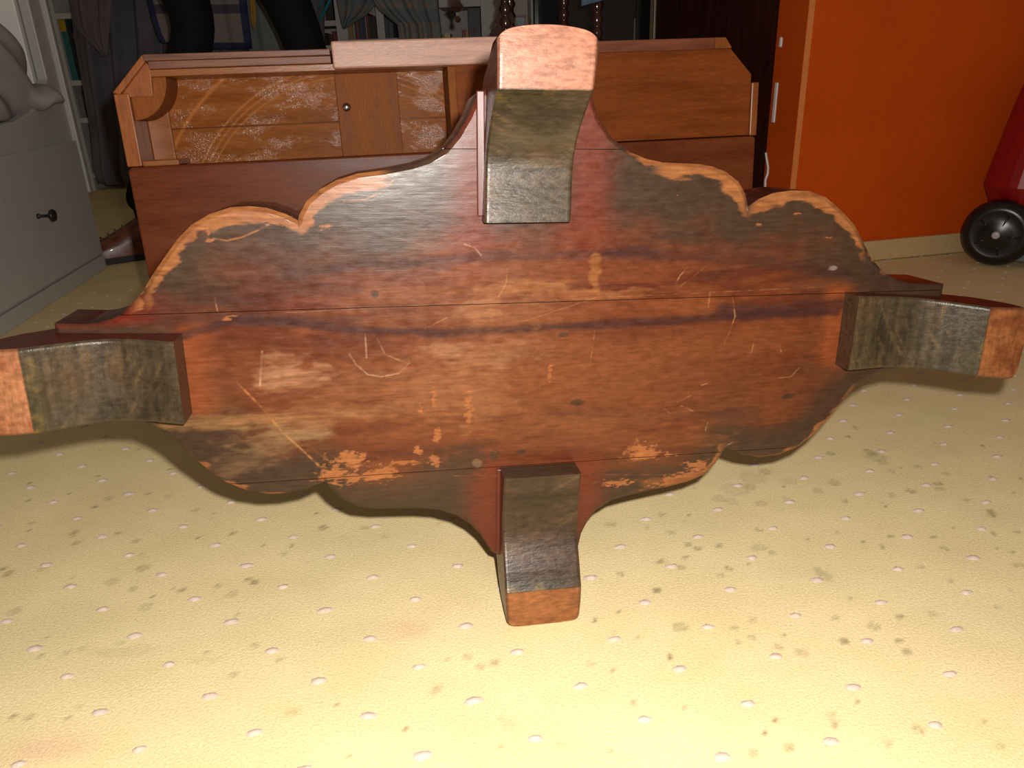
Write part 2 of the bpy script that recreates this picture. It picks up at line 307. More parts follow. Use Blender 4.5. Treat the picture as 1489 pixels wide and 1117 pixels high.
def paint_base(u, v):
    g = fbm(u * .9, v * 6, 4)
    c = np.tile(np.array([[0.135, 0.037, 0.0125]]), (len(u), 1))
    c = mixc(c, (0.092, 0.022, 0.009), sstep(.42, .66, g))
    c = mixc(c, (0.180, 0.054, 0.0165), sstep(.5, .78, fbm(u * .7 + 9, v * 2.2 + 4, 4)) * .8)
    ed = segdist(u, v, OUT, True)
    nf = (fbm(u * 1.1 + 5, v * 2.0, 4) - .5)
    # grey grime in the upper half and on the lobes
    grey = np.maximum(sstep(1.15, .15, ed + nf * 1.2) * .9, sstep(.9, 1.75, v + nf * 1.3) * .9)
    grey = np.maximum(grey, sstep(3.0, 4.2, np.abs(u) + nf) * sstep(.3, .9, np.abs(v)) * .8)
    grey *= 1 - .65 * sstep(.3, .9, u) * sstep(0.2, -1.0, v) * sstep(.2, .6, ed)
    c = mixc(c, (0.043, 0.029, 0.018), np.clip(grey, 0, 1))
    # red varnish left bare beside the feet
    for (a, b, lo, hi) in ((-.95, -.62, 1.0, 3.1), (.40, .82, 1.2, 3.1), (-.80, -.44, -3.1, -1.6), (.58, .85, -3.0, -1.6)):
        uu = u + .16 * (fbm(u * 2 + 8, v * 5, 3) - .5)
        m = sstep(a - .30, a + .22, uu) * sstep(b + .30, b - .18, uu) * sstep(lo - .5, lo + .4, v) * sstep(hi + .3, hi - .1, v)
        c = mixc(c, (0.16, 0.026, 0.010), m * .7)
    for (a, b, vl, vh) in ((-4.18, -3.98, -.7, .45), (4.0, 4.22, -.45, .65)):
        m = sstep(a - .18, a + .06, u) * sstep(b + .25, b - .08, u) * sstep(vl - .1, vl + .1, v) * sstep(vh + .1, vh - .1, v)
        c = mixc(c, (0.24, 0.062, 0.018), m * .8)
    m = sstep(-4.0, -4.9, u) * sstep(.36, .5, v) * sstep(.9, .7, v); c = mixc(c, (0.17, 0.02, 0.008), m * .8)
    # warm pale middle
    for (x, y, rx, ry, s_) in ((735, 450, 120, 70, .5), (560, 560, 190, 70, .35), (760, 560, 150, 90, .45), (930, 560, 170, 80, .3), (1020, 520, 150, 60, .25), (330, 550, 90, 50, .3)):
        c = mixc(c, (0.19, 0.066, 0.023), blob(u, v, x, y, rx, ry, .6, .9, .5, x) * s_)
    # dark purple stain lines
    for L, w_, s_ in (([(205, 500), (270, 487), (300, 478), (340, 465), (450, 472), (520, 481), (640, 484), (740, 479), (860, 473), (1000, 465), (1100, 458), (1215, 455)], .05, .75),
                      ([(250, 470), (330, 461), (420, 463), (520, 470)], .07, .5), ([(1050, 452), (1140, 450), (1222, 442)], .09, .75),
                      ([(420, 397), (520, 386), (620, 380), (700, 373), (830, 370), (950, 366)], .06, .55), ([(880, 372), (1000, 372), (1100, 380), (1230, 398)], .07, .45),
                      ([(320, 440), (420, 428), (520, 420)], .06, .3), ([(800, 600), (980, 606), (1100, 600)], .08, .3)):
        P = PX(L); d = segdist(u, v, P) + .05 * (fbm(u * 6, v * 10, 3) - .5)
        c = mixc(c, (0.040, 0.016, 0.015), sstep(w_ * 1.7, w_ * .3, d) * s_)
    # worn patches and scuffs
    SC_ = [(430, 548, 42, 20, .55, (.48, .26, .14)), (400, 540, 20, 25, .3, (.48, .26, .14)), (645, 512, 26, 12, .5, (.42, .22, .11)), (720, 517, 60, 20, .4, (.38, .19, .09)), (700, 575, 40, 40, .35, (.38, .17, .07)), (760, 420, 90, 9, .55, (.40, .17, .055)),
           (866, 395, 7, 28, .6, (.42, .18, .05)), (880, 428, 80, 7, .5, (.38, .15, .05)), (700, 450, 25, 12, .5, (.42, .20, .09)), (730, 455, 60, 25, .3, (.38, .17, .07)), (350, 612, 130, 9, .55, (.36, .20, .08)), (400, 640, 55, 18, .55, (.30, .19, .09)), (430, 625, 40, 14, .4, (.34, .21, .10)), (350, 675, 40, 14, .45, (.26, .15, .075)),
           (510, 600, 150, 14, .35, (.36, .17, .07)), (560, 560, 120, 30, .3, (.34, .15, .065)), (640, 570, 60, 40, .35, (.36, .15, .06)), (1000, 640, 60, 12, .3, (.34, .12, .035)), (560, 440, 60, 30, .2, (.30, .14, .07)), (980, 700, 40, 8, .5, (.38, .14, .035)), (820, 615, 200, 12, .25, (.34, .13, .04))]
    for i, (x, y, rx, ry, s_, cc) in enumerate(SC_):
        c = mixc(c, [q * .82 for q in cc], blob(u, v, x, y, rx, ry, .5, 5, 1.1, i * 3.1) * s_ * (.55 + .45 * sstep(.35, .6, fbm(u * 3, v * 22, 3))))
    FL = [(505, 668, 22, 8), (482, 692, 14, 11), (520, 692, 34, 7), (556, 688, 16, 9), (515, 672, 8, 7), (590, 672, 16, 3), (632, 668, 6, 7), (608, 655, 5, 4), (935, 657, 16, 7), (928, 652, 8, 8), (945, 663, 24, 4), (1010, 692, 32, 5), (990, 703, 30, 6), (1020, 676, 18, 5), (900, 702, 20, 4), (800, 540, 3, 8), (630, 578, 3, 9), (612, 596, 3, 6), (635, 634, 5, 8), (682, 600, 4, 18),
          (540, 265, 14, 6), (470, 330, 8, 3), (402, 322, 14, 5), (302, 335, 3, 10), (305, 350, 4, 2), (972, 249, 5, 3), (1158, 310, 5, 1.5), (1103, 327, 5, 1.5), (1202, 345, 5, 1.5), (985, 285, 2, 1.5), (330, 464, 5, 1.5), (335, 460, 6, 1.5), (720, 658, 4, 3)]
    for i, (x, y, rx, ry) in enumerate(FL):
        c = mixc(c, (.36, .135, .045), blob(u, v, x, y, rx, ry, .35, 15, 1.9, i * 5.3) * .8)
    for i, (x, y, rx, ry) in enumerate([(680, 670, 26, 22), (720, 661, 9, 6), (758, 657, 6, 3), (1146, 577, 8, 4), (820, 487, 6, 3), (545, 428, 5, 4), (840, 585, 8, 6)]):
        c = mixc(c, (.045, .026, .014), blob(u, v, x, y, rx, ry, .3, 9, .7, i * 5.3) * (.8 if i else .65))
    c = mixc(c, (.17, .11, .06), blob(u, v, 694, 674, 7, 6, .2, 9, .4) * .7)
    c = mixc(c, (.5, .45, .42), blob(u, v, 1210, 390, 5, 3, .5, 9, .9) * .3)
    # scratches
    SK = [([(345, 557), (380, 592), (410, 628), (440, 655), (463, 677)], .017, 1., (.50, .22, .07)), ([(508, 515), (518, 530), (535, 545), (555, 548), (580, 543), (595, 528)], .011, .8, (.6, .42, .26)), ([(531, 485), (533, 520)], .012, .6, (.6, .42, .26)), ([(548, 492), (560, 515), (590, 528)], .009, .6, (.5, .34, .2)),
          ([(381, 512), (378, 560)], .018, .8, (.6, .42, .26)), ([(310, 347), (330, 350), (352, 345), (375, 335), (388, 328)], .014, .8, (.46, .2, .07)), ([(500, 293), (530, 290), (555, 280), (572, 262)], .014, .8, (.46, .2, .07)), ([(312, 433), (316, 452)], .010, .7, (.5, .3, .16)),
          ([(1065, 432), (1069, 460), (1060, 485), (1053, 500)], .011, .8, (.5, .26, .1)), ([(1000, 388), (988, 402), (983, 412)], .012, .8, (.5, .3, .14)), ([(1032, 425), (1030, 448)], .012, .7, (.5, .26, .1)), ([(1097, 495), (1093, 512), (1088, 518)], .010, .6, (.5, .26, .1)), ([(1134, 500), (1136, 512)], .010, .7, (.55, .35, .2)),
          ([(1020, 560), (1034, 556)], .012, .7, (.5, .26, .1)), ([(1005, 575), (985, 585)], .010, .6, (.5, .3, .14)), ([(963, 592), (975, 602)], .009, .7, (.5, .3, .14)), ([(990, 590), (1008, 598)], .009, .7, (.5, .3, .14)), ([(1029, 615), (1026, 626)], .012, .8, (.6, .42, .26)), ([(1127, 550), (1150, 548), (1162, 535)], .009, .6, (.5, .3, .14)),
          ([(675, 355), (690, 360), (700, 372)], .010, .8, (.5, .36, .24)), ([(606, 407), (616, 414), (619, 430)], .013, .7, (.5, .3, .14)), ([(738, 390), (736, 412), (725, 432)], .010, .7, (.5, .26, .1)), ([(618, 478), (650, 462)], .009, .6, (.5, .26, .1)), ([(760, 468), (870, 432)], .010, .5, (.45, .22, .09)), ([(985, 420), (1040, 377)], .008, .5, (.4, .2, .09)),
          ([(865, 480), (858, 530)], .012, .6, (.4, .19, .07)), ([(640, 440), (860, 434), (1200, 417)], .007, .6, (.4, .2, .1)), ([(412, 455), (560, 447), (690, 440)], .008, .6, (.3, .2, .13)), ([(660, 692), (1000, 690)], .008, .7, (.3, .12, .05)), ([(850, 692), (895, 686), (920, 688)], .02, .8, (.03, .02, .013)),
          ([(480, 320), (620, 358)], .007, .5, (.2, .13, .09)), ([(540, 290), (680, 330)], .007, .5, (.2, .13, .09)), ([(1052, 650), (1066, 643)], .012, .8, (.5, .3, .18)), ([(200, 515), (240, 510)], .01, .4, (.3, .15, .1)), ([(440, 640), (500, 690)], .008, .3, (.4, .2, .1))]
    for L, w_, s_, cc in SK:
        d = segdist(u, v, PX(L)); brk = sstep(.35, .6, fbm(u * 12, v * 12, 2)) * .8 + .2
        c = mixc(c, cc, sstep(w_ * (1.1 if w_ < .02 else 1.3), w_ * .2, d) * s_ * brk * (.62 if w_ < .02 else .9))
    # rims rubbed down to bare wood along the upper lobes and part of the lower right
    rag = (fbm(u * 3.0 + 2, v * 9 + 1, 5) - .5) * .22
    def rim(u0, u1, top, w_):
        sel = (v > 0) if top else (v < 0)
        return sel * sstep(u0 - .12, u0 + .10, u) * sstep(u1 + .10, u1 - .12, u) * sstep(.022, -.022, ed - w_ + rag)
    bare = np.zeros(len(u))
    for (u0, u1, top, w_) in ((-4.45, -2.72, True, .13), (-3.75, -3.35, True, .17), (-2.78, -1.75, True, .17), (-4.62, -4.3, True, .05), (1.15, 1.75, True, .05), (1.5, 2.68, True, .15), (2.75, 4.35, True, .13), (4.2, 4.75, True, .03),
                              (3.0, 4.5, False, .035), (3.9, 4.42, False, .06), (1.9, 2.65, False, .09), (-4.2, -3.2, False, .012)):
        bare = np.maximum(bare, rim(u0, u1, top, w_))
    c = mixc(c, (0.30, 0.122, 0.040), bare * .95)
    c = mixc(c, (0.20, 0.070, 0.024), bare * sstep(.5, .62, fbm(u * 2, v * 30, 3)) * .7)
    # dark thin edge line elsewhere
    c = mixc(c, (0.04, 0.018, 0.012), sstep(.035, .0, ed) * (1 - bare) * .7)
    return np.clip(c * np.array([[.86, .78, .74]]), 0, 1)
M_basepaint = painted('base_underside', (3, 30, 30), 14, .34, .11, .26, .28, .22)
M_varn = wood('red_varnish', (0.030, 0.004, 0.002), (0.070, 0.009, 0.004), (0.11, 0.016, 0.006), (2, 8, 8), 12, .22, .12)
us = np.unique(np.concatenate([np.linspace(-5.52, 5.66, 980), ut, ub])); us = us[(us >= -5.52) & (us <= 5.66)]
VT = np.interp(us, ut, vt); VB = np.interp(us, ub, vb)
core = MB().prism([(x * S, y * S) for x, y in OUT], -.78 * S, -.36 * S).build('base_plate', M_varn, table)
core['label'] = 'thick scalloped base plate with glossy dark red edge'
for k, (a, b) in enumerate(((-9, -1.635), (-1.635, .545), (.545, 2.36), (2.36, 9))):
    lo = np.maximum(VB, a + .004); hi = np.minimum(VT, b - .004); ok = hi > lo
    nr = max(12, int((hi - lo).max() / 4.0 * 350))
    for_runs = []; i = 0
    while i < len(us):
        if ok[i]:
            j = i
            while j + 1 < len(us) and ok[j + 1]: j += 1
            if j - i > 2: for_runs.append((i, j))
            i = j + 1
        else: i += 1
    Vv = []; Ff = []; Cc = []; base_n = 0
    for (i0, i1) in for_runs:
        n_ = i1 - i0 + 1; s_ = np.linspace(0, 1, nr)
        U = np.repeat(us[i0:i1 + 1][None], nr, 0); V_ = lo[i0:i1 + 1][None] * (1 - s_[:, None]) + hi[i0:i1 + 1][None] * s_[:, None]
        u = U.ravel(); v = V_.ravel(); ed = segdist(u, v, OUT, True)
        nn = -np.clip(.05 - ed, 0, .05) * .6 - .004 * (fbm(u * 2, v * 5, 3) - .5)
        Vv.append(np.stack([u * S, v * S, nn * S], 1)); Cc.append(paint_base(u, v))
        I = np.arange(n_ * nr).reshape(nr, n_) + base_n
        Ff.append(np.stack([I[:-1, :-1].ravel(), I[:-1, 1:].ravel(), I[1:, 1:].ravel(), I[1:, :-1].ravel()], 1))
        loop = list(I[0, :]) + list(I[1:, -1]) + list(I[-1, -2::-1]) + list(I[-2:0:-1, 0]); loc = np.array(loop) - base_n
        sk = Vv[-1][loc].copy(); top_ = sk.copy(); sk[:, 2] = -.36 * S
        nb = base_n + n_ * nr; m_ = len(loop)
        Vv.append(top_); Vv.append(sk); dk = np.tile([[0.055, 0.010, 0.005]], (m_, 1)); Cc.append(dk); Cc.append(dk)
        q = np.arange(m_); q2 = (q + 1) % m_
        Ff.append(np.stack([nb + q, nb + m_ + q, nb + m_ + q2, nb + q2], 1))
        base_n = nb + 2 * m_
    meshnp('plank', np.concatenate(Vv), np.concatenate(Ff), M_basepaint, core, np.concatenate(Cc))

# ---- feet: side profile (r outwards, n towards the viewer), drawn across the width
M_footpaint = painted('foot_underside', (14, 3, 14), 22, .34, .40, .34, .36, .34)
M_footpaint2 = painted('foot_underside_upright', (3, 14, 14), 22, .34, .40, .34, .36, .34)
def foot(dirv, latv, Lin, Lpad, Lout, ri, rp, ro, hi_, hp, tip, padc, pad2, topc, seed, mat, dip=.22, curve=.0, label=''):
    """Lin/Lpad/Lout: lateral (low, high) at the inner end, the pad and the outer end"""
    n = 70; mres = 44
    rs = np.linspace(0, 1, n); P = []
    for q in rs:                                  # inner end -> pad: flat, then an S rising to the pad
        h = hi_ + (hp - hi_) * (max(0.0, q - .42) / .58) ** 2.3 - dip * max(0.0, math.sin(math.pi * min(1, q * 1.15))) ** 1.5 * hi_
        P.append((ri + (rp - ri) * q, h, 0))
    for q in np.linspace(.04, 1, 24): P.append((rp + (ro - rp) * q, hp + .02 * math.sin(q * 3.1), 1))
    back = [(ro + .01, hp - .06), (ro - .01, hp - .28), (ro - .10, hp - .46), (ro - .26, (hp - .62) * .5), (tip + .18, -.14), (tip + .02, -.36), (tip - .12, -.70)]
    for (a, b) in back: P.append((a, b, 2))
    P = np.array(P); r = P[:, 0]; h = P[:, 1]
    kn = [ri, rp, ro + .01]
    la = np.interp(r, kn, [Lin[0], Lpad[0], Lout[0]]); lb = np.interp(r, kn, [Lin[1], Lpad[1], Lout[1]])
    t = np.linspace(0, 1, mres)
    d = np.array(dirv, float); l = np.array(latv, float)
    RR = np.repeat(r[:, None], mres, 1); HH = np.repeat(h[:, None], mres, 1).copy(); LA = la[:, None] * (1 - t) + lb[:, None] * t
    edge = np.minimum(t, 1 - t); HH -= .03 * sstep(.03, 0, edge)[None, :]
    # the pad's outer rim is slightly bowed
    RR += (sstep(rp + .1, ro, RR) * (curve * (1 - ((t - .5)[None, :] * 2) ** 2) - .07 * np.abs((t - .5)[None, :] * 2) ** 9))
    x = (RR * d[0] + LA * l[0]) * S; y = (RR * d[1] + LA * l[1]) * S
    v = np.stack([x.ravel(), y.ravel(), HH.ravel() * S], 1)
    a_, b_ = RR.ravel(), LA.ravel()
    c = np.tile(np.array([topc]), (len(a_), 1)); nz = fbm(a_ * 3 + seed, b_ * 1.5, 4)
    c = mixc(c, (.13, .075, .035), sstep(.5, .75, nz) * .6)
    c = mixc(c, (.030, .022, .012), sstep(.5, .3, nz) * .55)
    st = fbm(a_ * 16 + seed, b_ * .8, 2); c = mixc(c, (.025, .018, .012), sstep(.5, .75, st) * .45)
    st = fbm((a_ + b_ * .6) * 22 + seed, (b_ - a_) * 1.5, 2); c = mixc(c, (.19, .12, .06), sstep(.62, .85, st) * .55 * sstep(.4, .6, fbm(a_ * 2 + seed, b_ * 2)))
    q = (a_ - ri) / (rp - ri)
    c = mixc(c, (.05, .042, .02), sstep(.86, .97, q) * sstep(.3, .6, fbm(a_ * 4, b_ * 2 + seed)) * .9)
    c = mixc(c, (.22, .15, .045), sstep(.90, .97, q) * sstep(.55, .75, fbm(a_ * 8, b_ * 5 + seed)) * .6)
    c = c * np.array([[.74, .68, .60]])
    isp = np.repeat(P[:, 2][:, None], mres, 1).ravel()
    pc = np.tile(np.array([padc]), (len(a_), 1)); pc = mixc(pc, pad2, sstep(.45, .7, fbm(a_ * 5, b_ * 4 + seed, 4)) * .8)
    et = np.minimum((LA - la[:, None]), (lb[:, None] - LA)).ravel()
    pc = mixc(pc, (.05, .015, .008), sstep(.05, .0, et) * .7)
    c = np.where((isp > .5)[:, None], pc, c); c = np.where((isp > 1.5)[:, None], np.array([[.06, .010, .004]]), c)
    I = np.arange(len(P) * mres).reshape(len(P), mres)
    f = [np.stack([I[:-1, :-1].ravel(), I[:-1, 1:].ravel(), I[1:, 1:].ravel(), I[1:, :-1].ravel()], 1)]
    nb = len(v); V = [v]; C = [c]; red = np.array([[.075, .010, .004]])
    for col_, sgn in ((0, 1), (mres - 1, -1)):     # side cheeks down to the plate
        topv = v[I[:, col_]].copy(); low = topv.copy(); 
        low[:, 2] = np.where(P[:, 0] < tip, -.01 * S, np.minimum(topv[:, 2], (P[:, 1] - .5) * S)) if True else 0
        m1 = len(P) - len(back)
        hb = np.interp(np.clip(P[:m1, 0], tip - .12, ro), [tip - .12, tip + .02, tip + .18, ro - .26, ro - .10, ro], [-.70, -.36, -.14, (hp - .62) * .5, hp - .46, hp - .06])
        low = topv[:m1].copy(); low[:, 2] = np.where(P[:m1, 0] < tip - .1, -.70, hb) * S; tv = topv[:m1]
        V += [tv, low]; C += [np.repeat(red, 2 * m1, 0)]
        q = np.arange(m1 - 1); quad = np.stack([nb + q, nb + q + 1, nb + m1 + q + 1, nb + m1 + q], 1)
        f.append(quad if sgn < 0 else quad[:, ::-1]); nb += 2 * m1
    e0 = v[I[0, :]].copy(); e1 = e0.copy(); e1[:, 2] = -.01 * S; V += [e0, e1]; C.append(np.repeat(np.array([[.055, .028, .014]]), 2 * mres, 0))
    q = np.arange(mres - 1); f.append(np.stack([nb + q, nb + mres + q, nb + mres + q + 1, nb + q + 1], 1)); nb += 2 * mres
    o = meshnp('foot', np.concatenate(V), np.concatenate(f), mat, table, np.concatenate(C))
    o['label'] = label
    return o
OLV = (.078, .056, .034)
foot((0, 1), (1, 0), (-.66, .36), (-.60, .43), (-.60, .46), 1.55, 2.96, 3.51, .27, .84, 2.98, (.37, .155, .095), (.31, .135, .085), (.088, .066, .042), 1.0, M_footpaint2, .3, .07, 'upper foot with pale bare pad')
foot((0, -1), (1, 0), (-.44, .57), (-.46, .56), (-.44, .545), 1.645, 3.165, 3.69, .37, .60, 2.94, (.28, .10, .034), (.22, .075, .026), (.080, .046, .028), 14.0, M_footpaint2, .3, .0, 'lower foot with brown pad standing on the carpet')
foot((-1, 0), (0, 1), (-.67, .31), (-.585, .37), (-.585, .37), 4.17, 5.62, 6.15, .41, .70, 5.45, (.31, .125, .055), (.24, .075, .03), (.072, .055, .036), 23.0, M_footpaint, .3, .0, 'left foot with orange worn pad')
foot((1, 0), (0, 1), (-.44, .56), (-.48, .45), (-.54, .43), 4.19, 5.78, 6.36, .32, .72, 5.6, (.24, .085, .028), (.16, .045, .016), (.085, .066, .042), 37.0, M_footpaint, .3, .03, 'right foot with dark brown pad')
M_bead = plain('bead_wood', (.085, .016, .007), .35, var=.2)
# fillets where the glue line of each vertical foot meets the plate
for (x0, x1, y0, y1) in ((-.715, -.62, 1.6, 2.99), (-.49, -.42, -2.93, -1.66)):
    MB().box((x0 * S, y0 * S, 0), (x1 * S, y1 * S, .035 * S)).build('bead', M_bead, table, .001)
# ---- column
prof = [(1.5, -.78), (1.5, -1.1), (1.2, -1.3), (.85, -1.5), (.7, -2.2), (.95, -3.2), (1.15, -4.2), (1.0, -5.2), (.7, -6.0), (.75, -6.6), (1.1, -6.9), (1.3, -7.4), (1.3, -8.46)]
MB().lathe([(r * S, h * S) for r, h in prof], seg=28).build('column', M_varn, table, smooth=True)['label'] = 'turned column between base and tabletop'
# ---- tabletop with its open box, turned a little so its long edge lies on the floor
top = empty('tabletop'); top.parent = table; top.rotation_euler = (0, 0, .0501)
top['label'] = 'upturned rectangular top with clipped corners and open compartment'
M_t1 = wood('top_plain_wood', (0.2160, 0.0641, 0.0145), (0.2880, 0.0915, 0.0222), (0.3384, 0.1159, 0.0284), (1, 7, 7), 7, .30, .35, .5)
M_t2 = wood('top_flap_wood', (0.1045, 0.0206, 0.0053), (0.1540, 0.0324, 0.0075), (0.1815, 0.0417, 0.0096), (1, 6, 6), 5, .40, .10, .22)
M_t3 = wood('top_rim_wood', (0.1280, 0.0400, 0.0231), (0.2240, 0.0800, 0.0430), (0.2880, 0.1127, 0.0595), (1, 14, 14), 9, .45, .2)
M_t4 = wood('top_batten_wood', (0.2040, 0.0591, 0.0141), (0.2635, 0.0813, 0.0206), (0.3060, 0.0961, 0.0244), (7, 1, 7), 7, .5, .10, .08)
M_t5 = wood('top_stile_wood', (0.2560, 0.0696, 0.0157), (0.3520, 0.1043, 0.0230), (0.1920, 0.0487, 0.0181), (7, 1, 7), 6, .35, .10)
def arcs_wood():
    m = M_t1.copy(); m.name = 'top_wood_with_sweep_marks'; nt = m.node_tree; b = nt.nodes['Principled BSDF']
    src = b.inputs['Base Color'].links[0].from_socket
    tc = N(nt, 'ShaderNodeTexCoord'); sp = N(nt, 'ShaderNodeSeparateXYZ'); nt.links.new(tc.outputs['Object'], sp.inputs[0])
    def mth(op, a, b_=None):
        q = N(nt, 'ShaderNodeMath', operation=op)
        for i, x in enumerate((a, b_)):
            if x is None: continue
            if isinstance(x, (int, float)): q.inputs[i].default_value = x
            else: nt.links.new(x, q.inputs[i])
        return q.outputs[0]
    dx = mth('SUBTRACT', sp.outputs[0], -2.2 * S); dy = mth('SUBTRACT', sp.outputs[1], 0.2 * S)
    r = mth('SQRT', mth('ADD', mth('MULTIPLY', dx, dx), mth('MULTIPLY', dy, dy)))
    for r0, w_, c_, s_ in ((4.55, .035, (.48, .17, .04), .8), (4.2, .03, (.20, .065, .02), .35), (3.9, .02, (.55, .22, .06), .5), (3.78, .02, (.55, .22, .06), .4), (3.66, .02, (.55, .22, .06), .4), (3.3, .015, (.2, .065, .02), .4)):
        d = mth('ABSOLUTE', mth('SUBTRACT', r, r0 * S)); k = N(nt, 'ShaderNodeMapRange'); k.inputs[1].default_value = 0; k.inputs[2].default_value = w_ * 1.6 * S; k.inputs[3].default_value = s_; k.inputs[4].default_value = 0
        nt.links.new(d, k.inputs[0])
        mx = N(nt, 'ShaderNodeMix', data_type='RGBA'); nt.links.new(k.outputs[0], mx.inputs[0]); nt.links.new(src, mx.inputs[6]); mx.inputs[7].default_value = (*c_, 1); src = mx.outputs[2]
    nt.links.new(src, b.inputs['Base Color']); return m
M_t1a = arcs_wood()
_nt = M_t1a.node_tree; _b = _nt.nodes['Principled BSDF']; _b.inputs['Specular IOR Level'].default_value = .03     # old shellac left only in patches
_p = noise(_nt, 16, 4, (1, 2.2, 1), .7); _q = ramp(_nt, _p.outputs[0], [(.50, (0, 0, 0)), (.58, (.6, .6, .6))]); _nt.links.new(_q.outputs[0], _b.inputs['Coat Weight'])
_b.inputs['Coat Roughness'].default_value = .13; _g = noise(_nt, 240, 3, None, .7); _h = N(_nt, 'ShaderNodeBump'); _h.inputs['Strength'].default_value = .55; _h.inputs['Distance'].default_value = .002
_nt.links.new(_g.outputs[0], _h.inputs['Height']); _nt.links.new(_h.outputs[0], _b.inputs['Coat Normal'])
def tp(name, poly, n0, n1, mat, bev=.0012, label=None):
    o = MB().prism([(x * S, y * S) for x, y in poly], n0 * S, n1 * S).build(name, mat, top, bev)
    if label: o['label'] = label
    return o
R4 = lambda a, b, c, d: [(a, b), (c, b), (c, d), (a, d)]
VBT = -2.88
tp('top_board', [(-6.1, VBT), (6.35, VBT), (7.10, VBT + .95), (7.10, 3.32), (6.32, 4.33), (-6.16, 4.33), (-6.83, 3.62), (-6.83, VBT + .75)], -10.15, -9.72, M_t2, .003)
tp('bottom_board', R4(-6.54, 2.925, -.05, 3.95), -9.72, -9.62, M_t1a, label='upper board at the back of the compartment')
tp('bottom_board', R4(-6.54, 1.9, -.05, 2.915), -9.72, -9.63, M_t1a, label='lower board at the back of the compartment')
tp('end_strip', R4(-6.54, 2.25, -6.08, 3.9), -9.62, -9.52, M_t1)
tp('batten', R4(-2.47, 1.95, -1.10, 3.92), -9.62, -9.46, M_t4, label='wide batten across the compartment')
tp('flap', [(-6.1, VBT), (6.35, VBT), (7.06, VBT + .95), (7.06, 2.13), (7.0, 2.19), (-6.76, 2.19), (-6.83, 2.12), (-6.83, VBT + .75)], -9.0, -8.47, M_t2, .003, 'reddish lower leaf')
tp('side_rail', R4(-6.83, 2.20, -6.54, 3.62), -9.72, -8.5, M_t5, .0015, 'narrow orange side rail')
tp('side_rail', R4(6.93, 2.20, 7.10, 3.36), -9.72, -8.52, M_t5, .0015, 'narrow brown side rail')
tp('corner_rail', [(-6.83, 3.64), (-6.70, 3.60), (-6.10, 4.20), (-6.14, 4.33)], -9.72, -8.45, M_t5, .0015)
tp('corner_block', [(-6.70, 3.60), (-6.54, 3.55), (-6.10, 3.55), (-6.06, 3.95), (-6.06, 4.12), (-6.12, 4.20)], -9.0, -8.56, M_t5)
qp = [(-6.54, 3.92)] + [(-6.54 + .74 * math.cos(a), 3.92 + (-.82) * math.sin(a)) for a in [k * math.pi / 36 for k in range(18, -1, -1)]]
tp('quarter_block', qp, -9.62, -8.62, M_t4, .0015, 'rounded quarter block in the corner')
tp('ledge', R4(-6.54, 2.19, -5.82, 2.30), -9.62, -8.56, M_t1)
tp('top_rail', R4(-6.12, 4.21, -2.46, 4.33), -9.72, -8.42, M_t3, .001, 'outer strip of the top rail')
tp('top_rail', R4(-6.06, 4.06, -2.46, 4.205), -9.72, -8.47, M_t3, .001, 'grooved middle strip of the top rail')
tp('top_rail', R4(-6.06, 3.92, .98, 4.055), -9.72, -8.54, M_t1, .001, 'paler inner strip of the top rail')
tp('rail_block', R4(-2.42, 3.93, 1.25, 4.46), -9.3, -8.28, wood('top_block_wood', (.42, .20, .14), (.62, .34, .25), (.72, .44, .34), (1, 16, 16), 9, .38, .25), .0025, 'pale rough bearer screwed over the top rail')
tp('divider', R4(-.05, 2.2, .12, 3.92), -9.72, -8.5, M_t4, .001)
tp('panel', [(.12, 2.21), (6.92, 2.21), (6.93, 3.54), (6.40, 4.10), (.12, 4.10)], -9.3, -8.58, wood('top_panel_wood', (0.1615, 0.0374, 0.0076), (0.2295, 0.0558, 0.0109), (0.2720, 0.0680, 0.0141), (1, 8, 8), 7, .5, .10, .08), .001, 'closed panel beside the compartment')
tp('top_rail', R4(1.27, 4.09, 5.98, 4.33), -9.72, -8.50, wood('top_rail_dark', (.13, .032, .014), (.19, .048, .018), (.24, .065, .024), (1, 9, 9), 8, .4, .12), .001, 'dark top rail beside the upper foot')
tp('rail_end', [(5.985, 4.10), (6.40, 4.10), (6.24, 4.33), (5.985, 4.33)], -9.72, -8.50, M_t4, .001)
sc = MB().lathe([(.10 * S, -9.46 * S), (.10 * S, -9.42 * S), (.075 * S, -9.37 * S), (.02 * S, -9.35 * S)], (-2.27 * S, 3.22 * S, 0), seg=16).build('screw', plain('steel', (.6, .55, .6), .25, 1.0), top, smooth=True)
sc['label'] = 'round metal screw head'

# ================================================================== LEFT: WHITE DAYBED WITH BEDDING
M_bed = plain('white_paint_shaded', (0.47, 0.45, 0.44), 0.45, var=.03, scale=20, spec=.4)  # same white paint, darkened in colour as if shaded on the front
M_bed_lit = plain('white_paint_lit', (0.84, 0.80, 0.78), 0.45, var=.03, scale=20, spec=.4)  # brighter copy of that white: flash on the headboard put into the colour
bed = empty('daybed', (-1.120, 2.123, 0), math.radians(6.236), 'white wooden daybed with a black-knobbed drawer along the left side', 'daybed')
pf = [(-.004, .0), (-2.2, .0), (-2.2, .400), (-.36, .400), (-.28, .405), (-.20, .420), (-.14, .445), (-.095, .475), (-.07, .49), (-.07, .95), (-.004, .95)]
fr = MB(); n_ = len(pf)
fr.add([(-.030, y, z) for y, z in pf] + [(-.006, y, z) for y, z in pf], [tuple(range(n_)), tuple(range(2 * n_ - 1, n_ - 1, -1))] + [(i, n_ + i, n_ + (i + 1) % n_, (i + 1) % n_) for i in range(n_)])
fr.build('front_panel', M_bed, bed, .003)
dr = MB().box((-.006, -1.05, .044), (.004, -.012, .340)).build('drawer', M_bed, bed, .002)
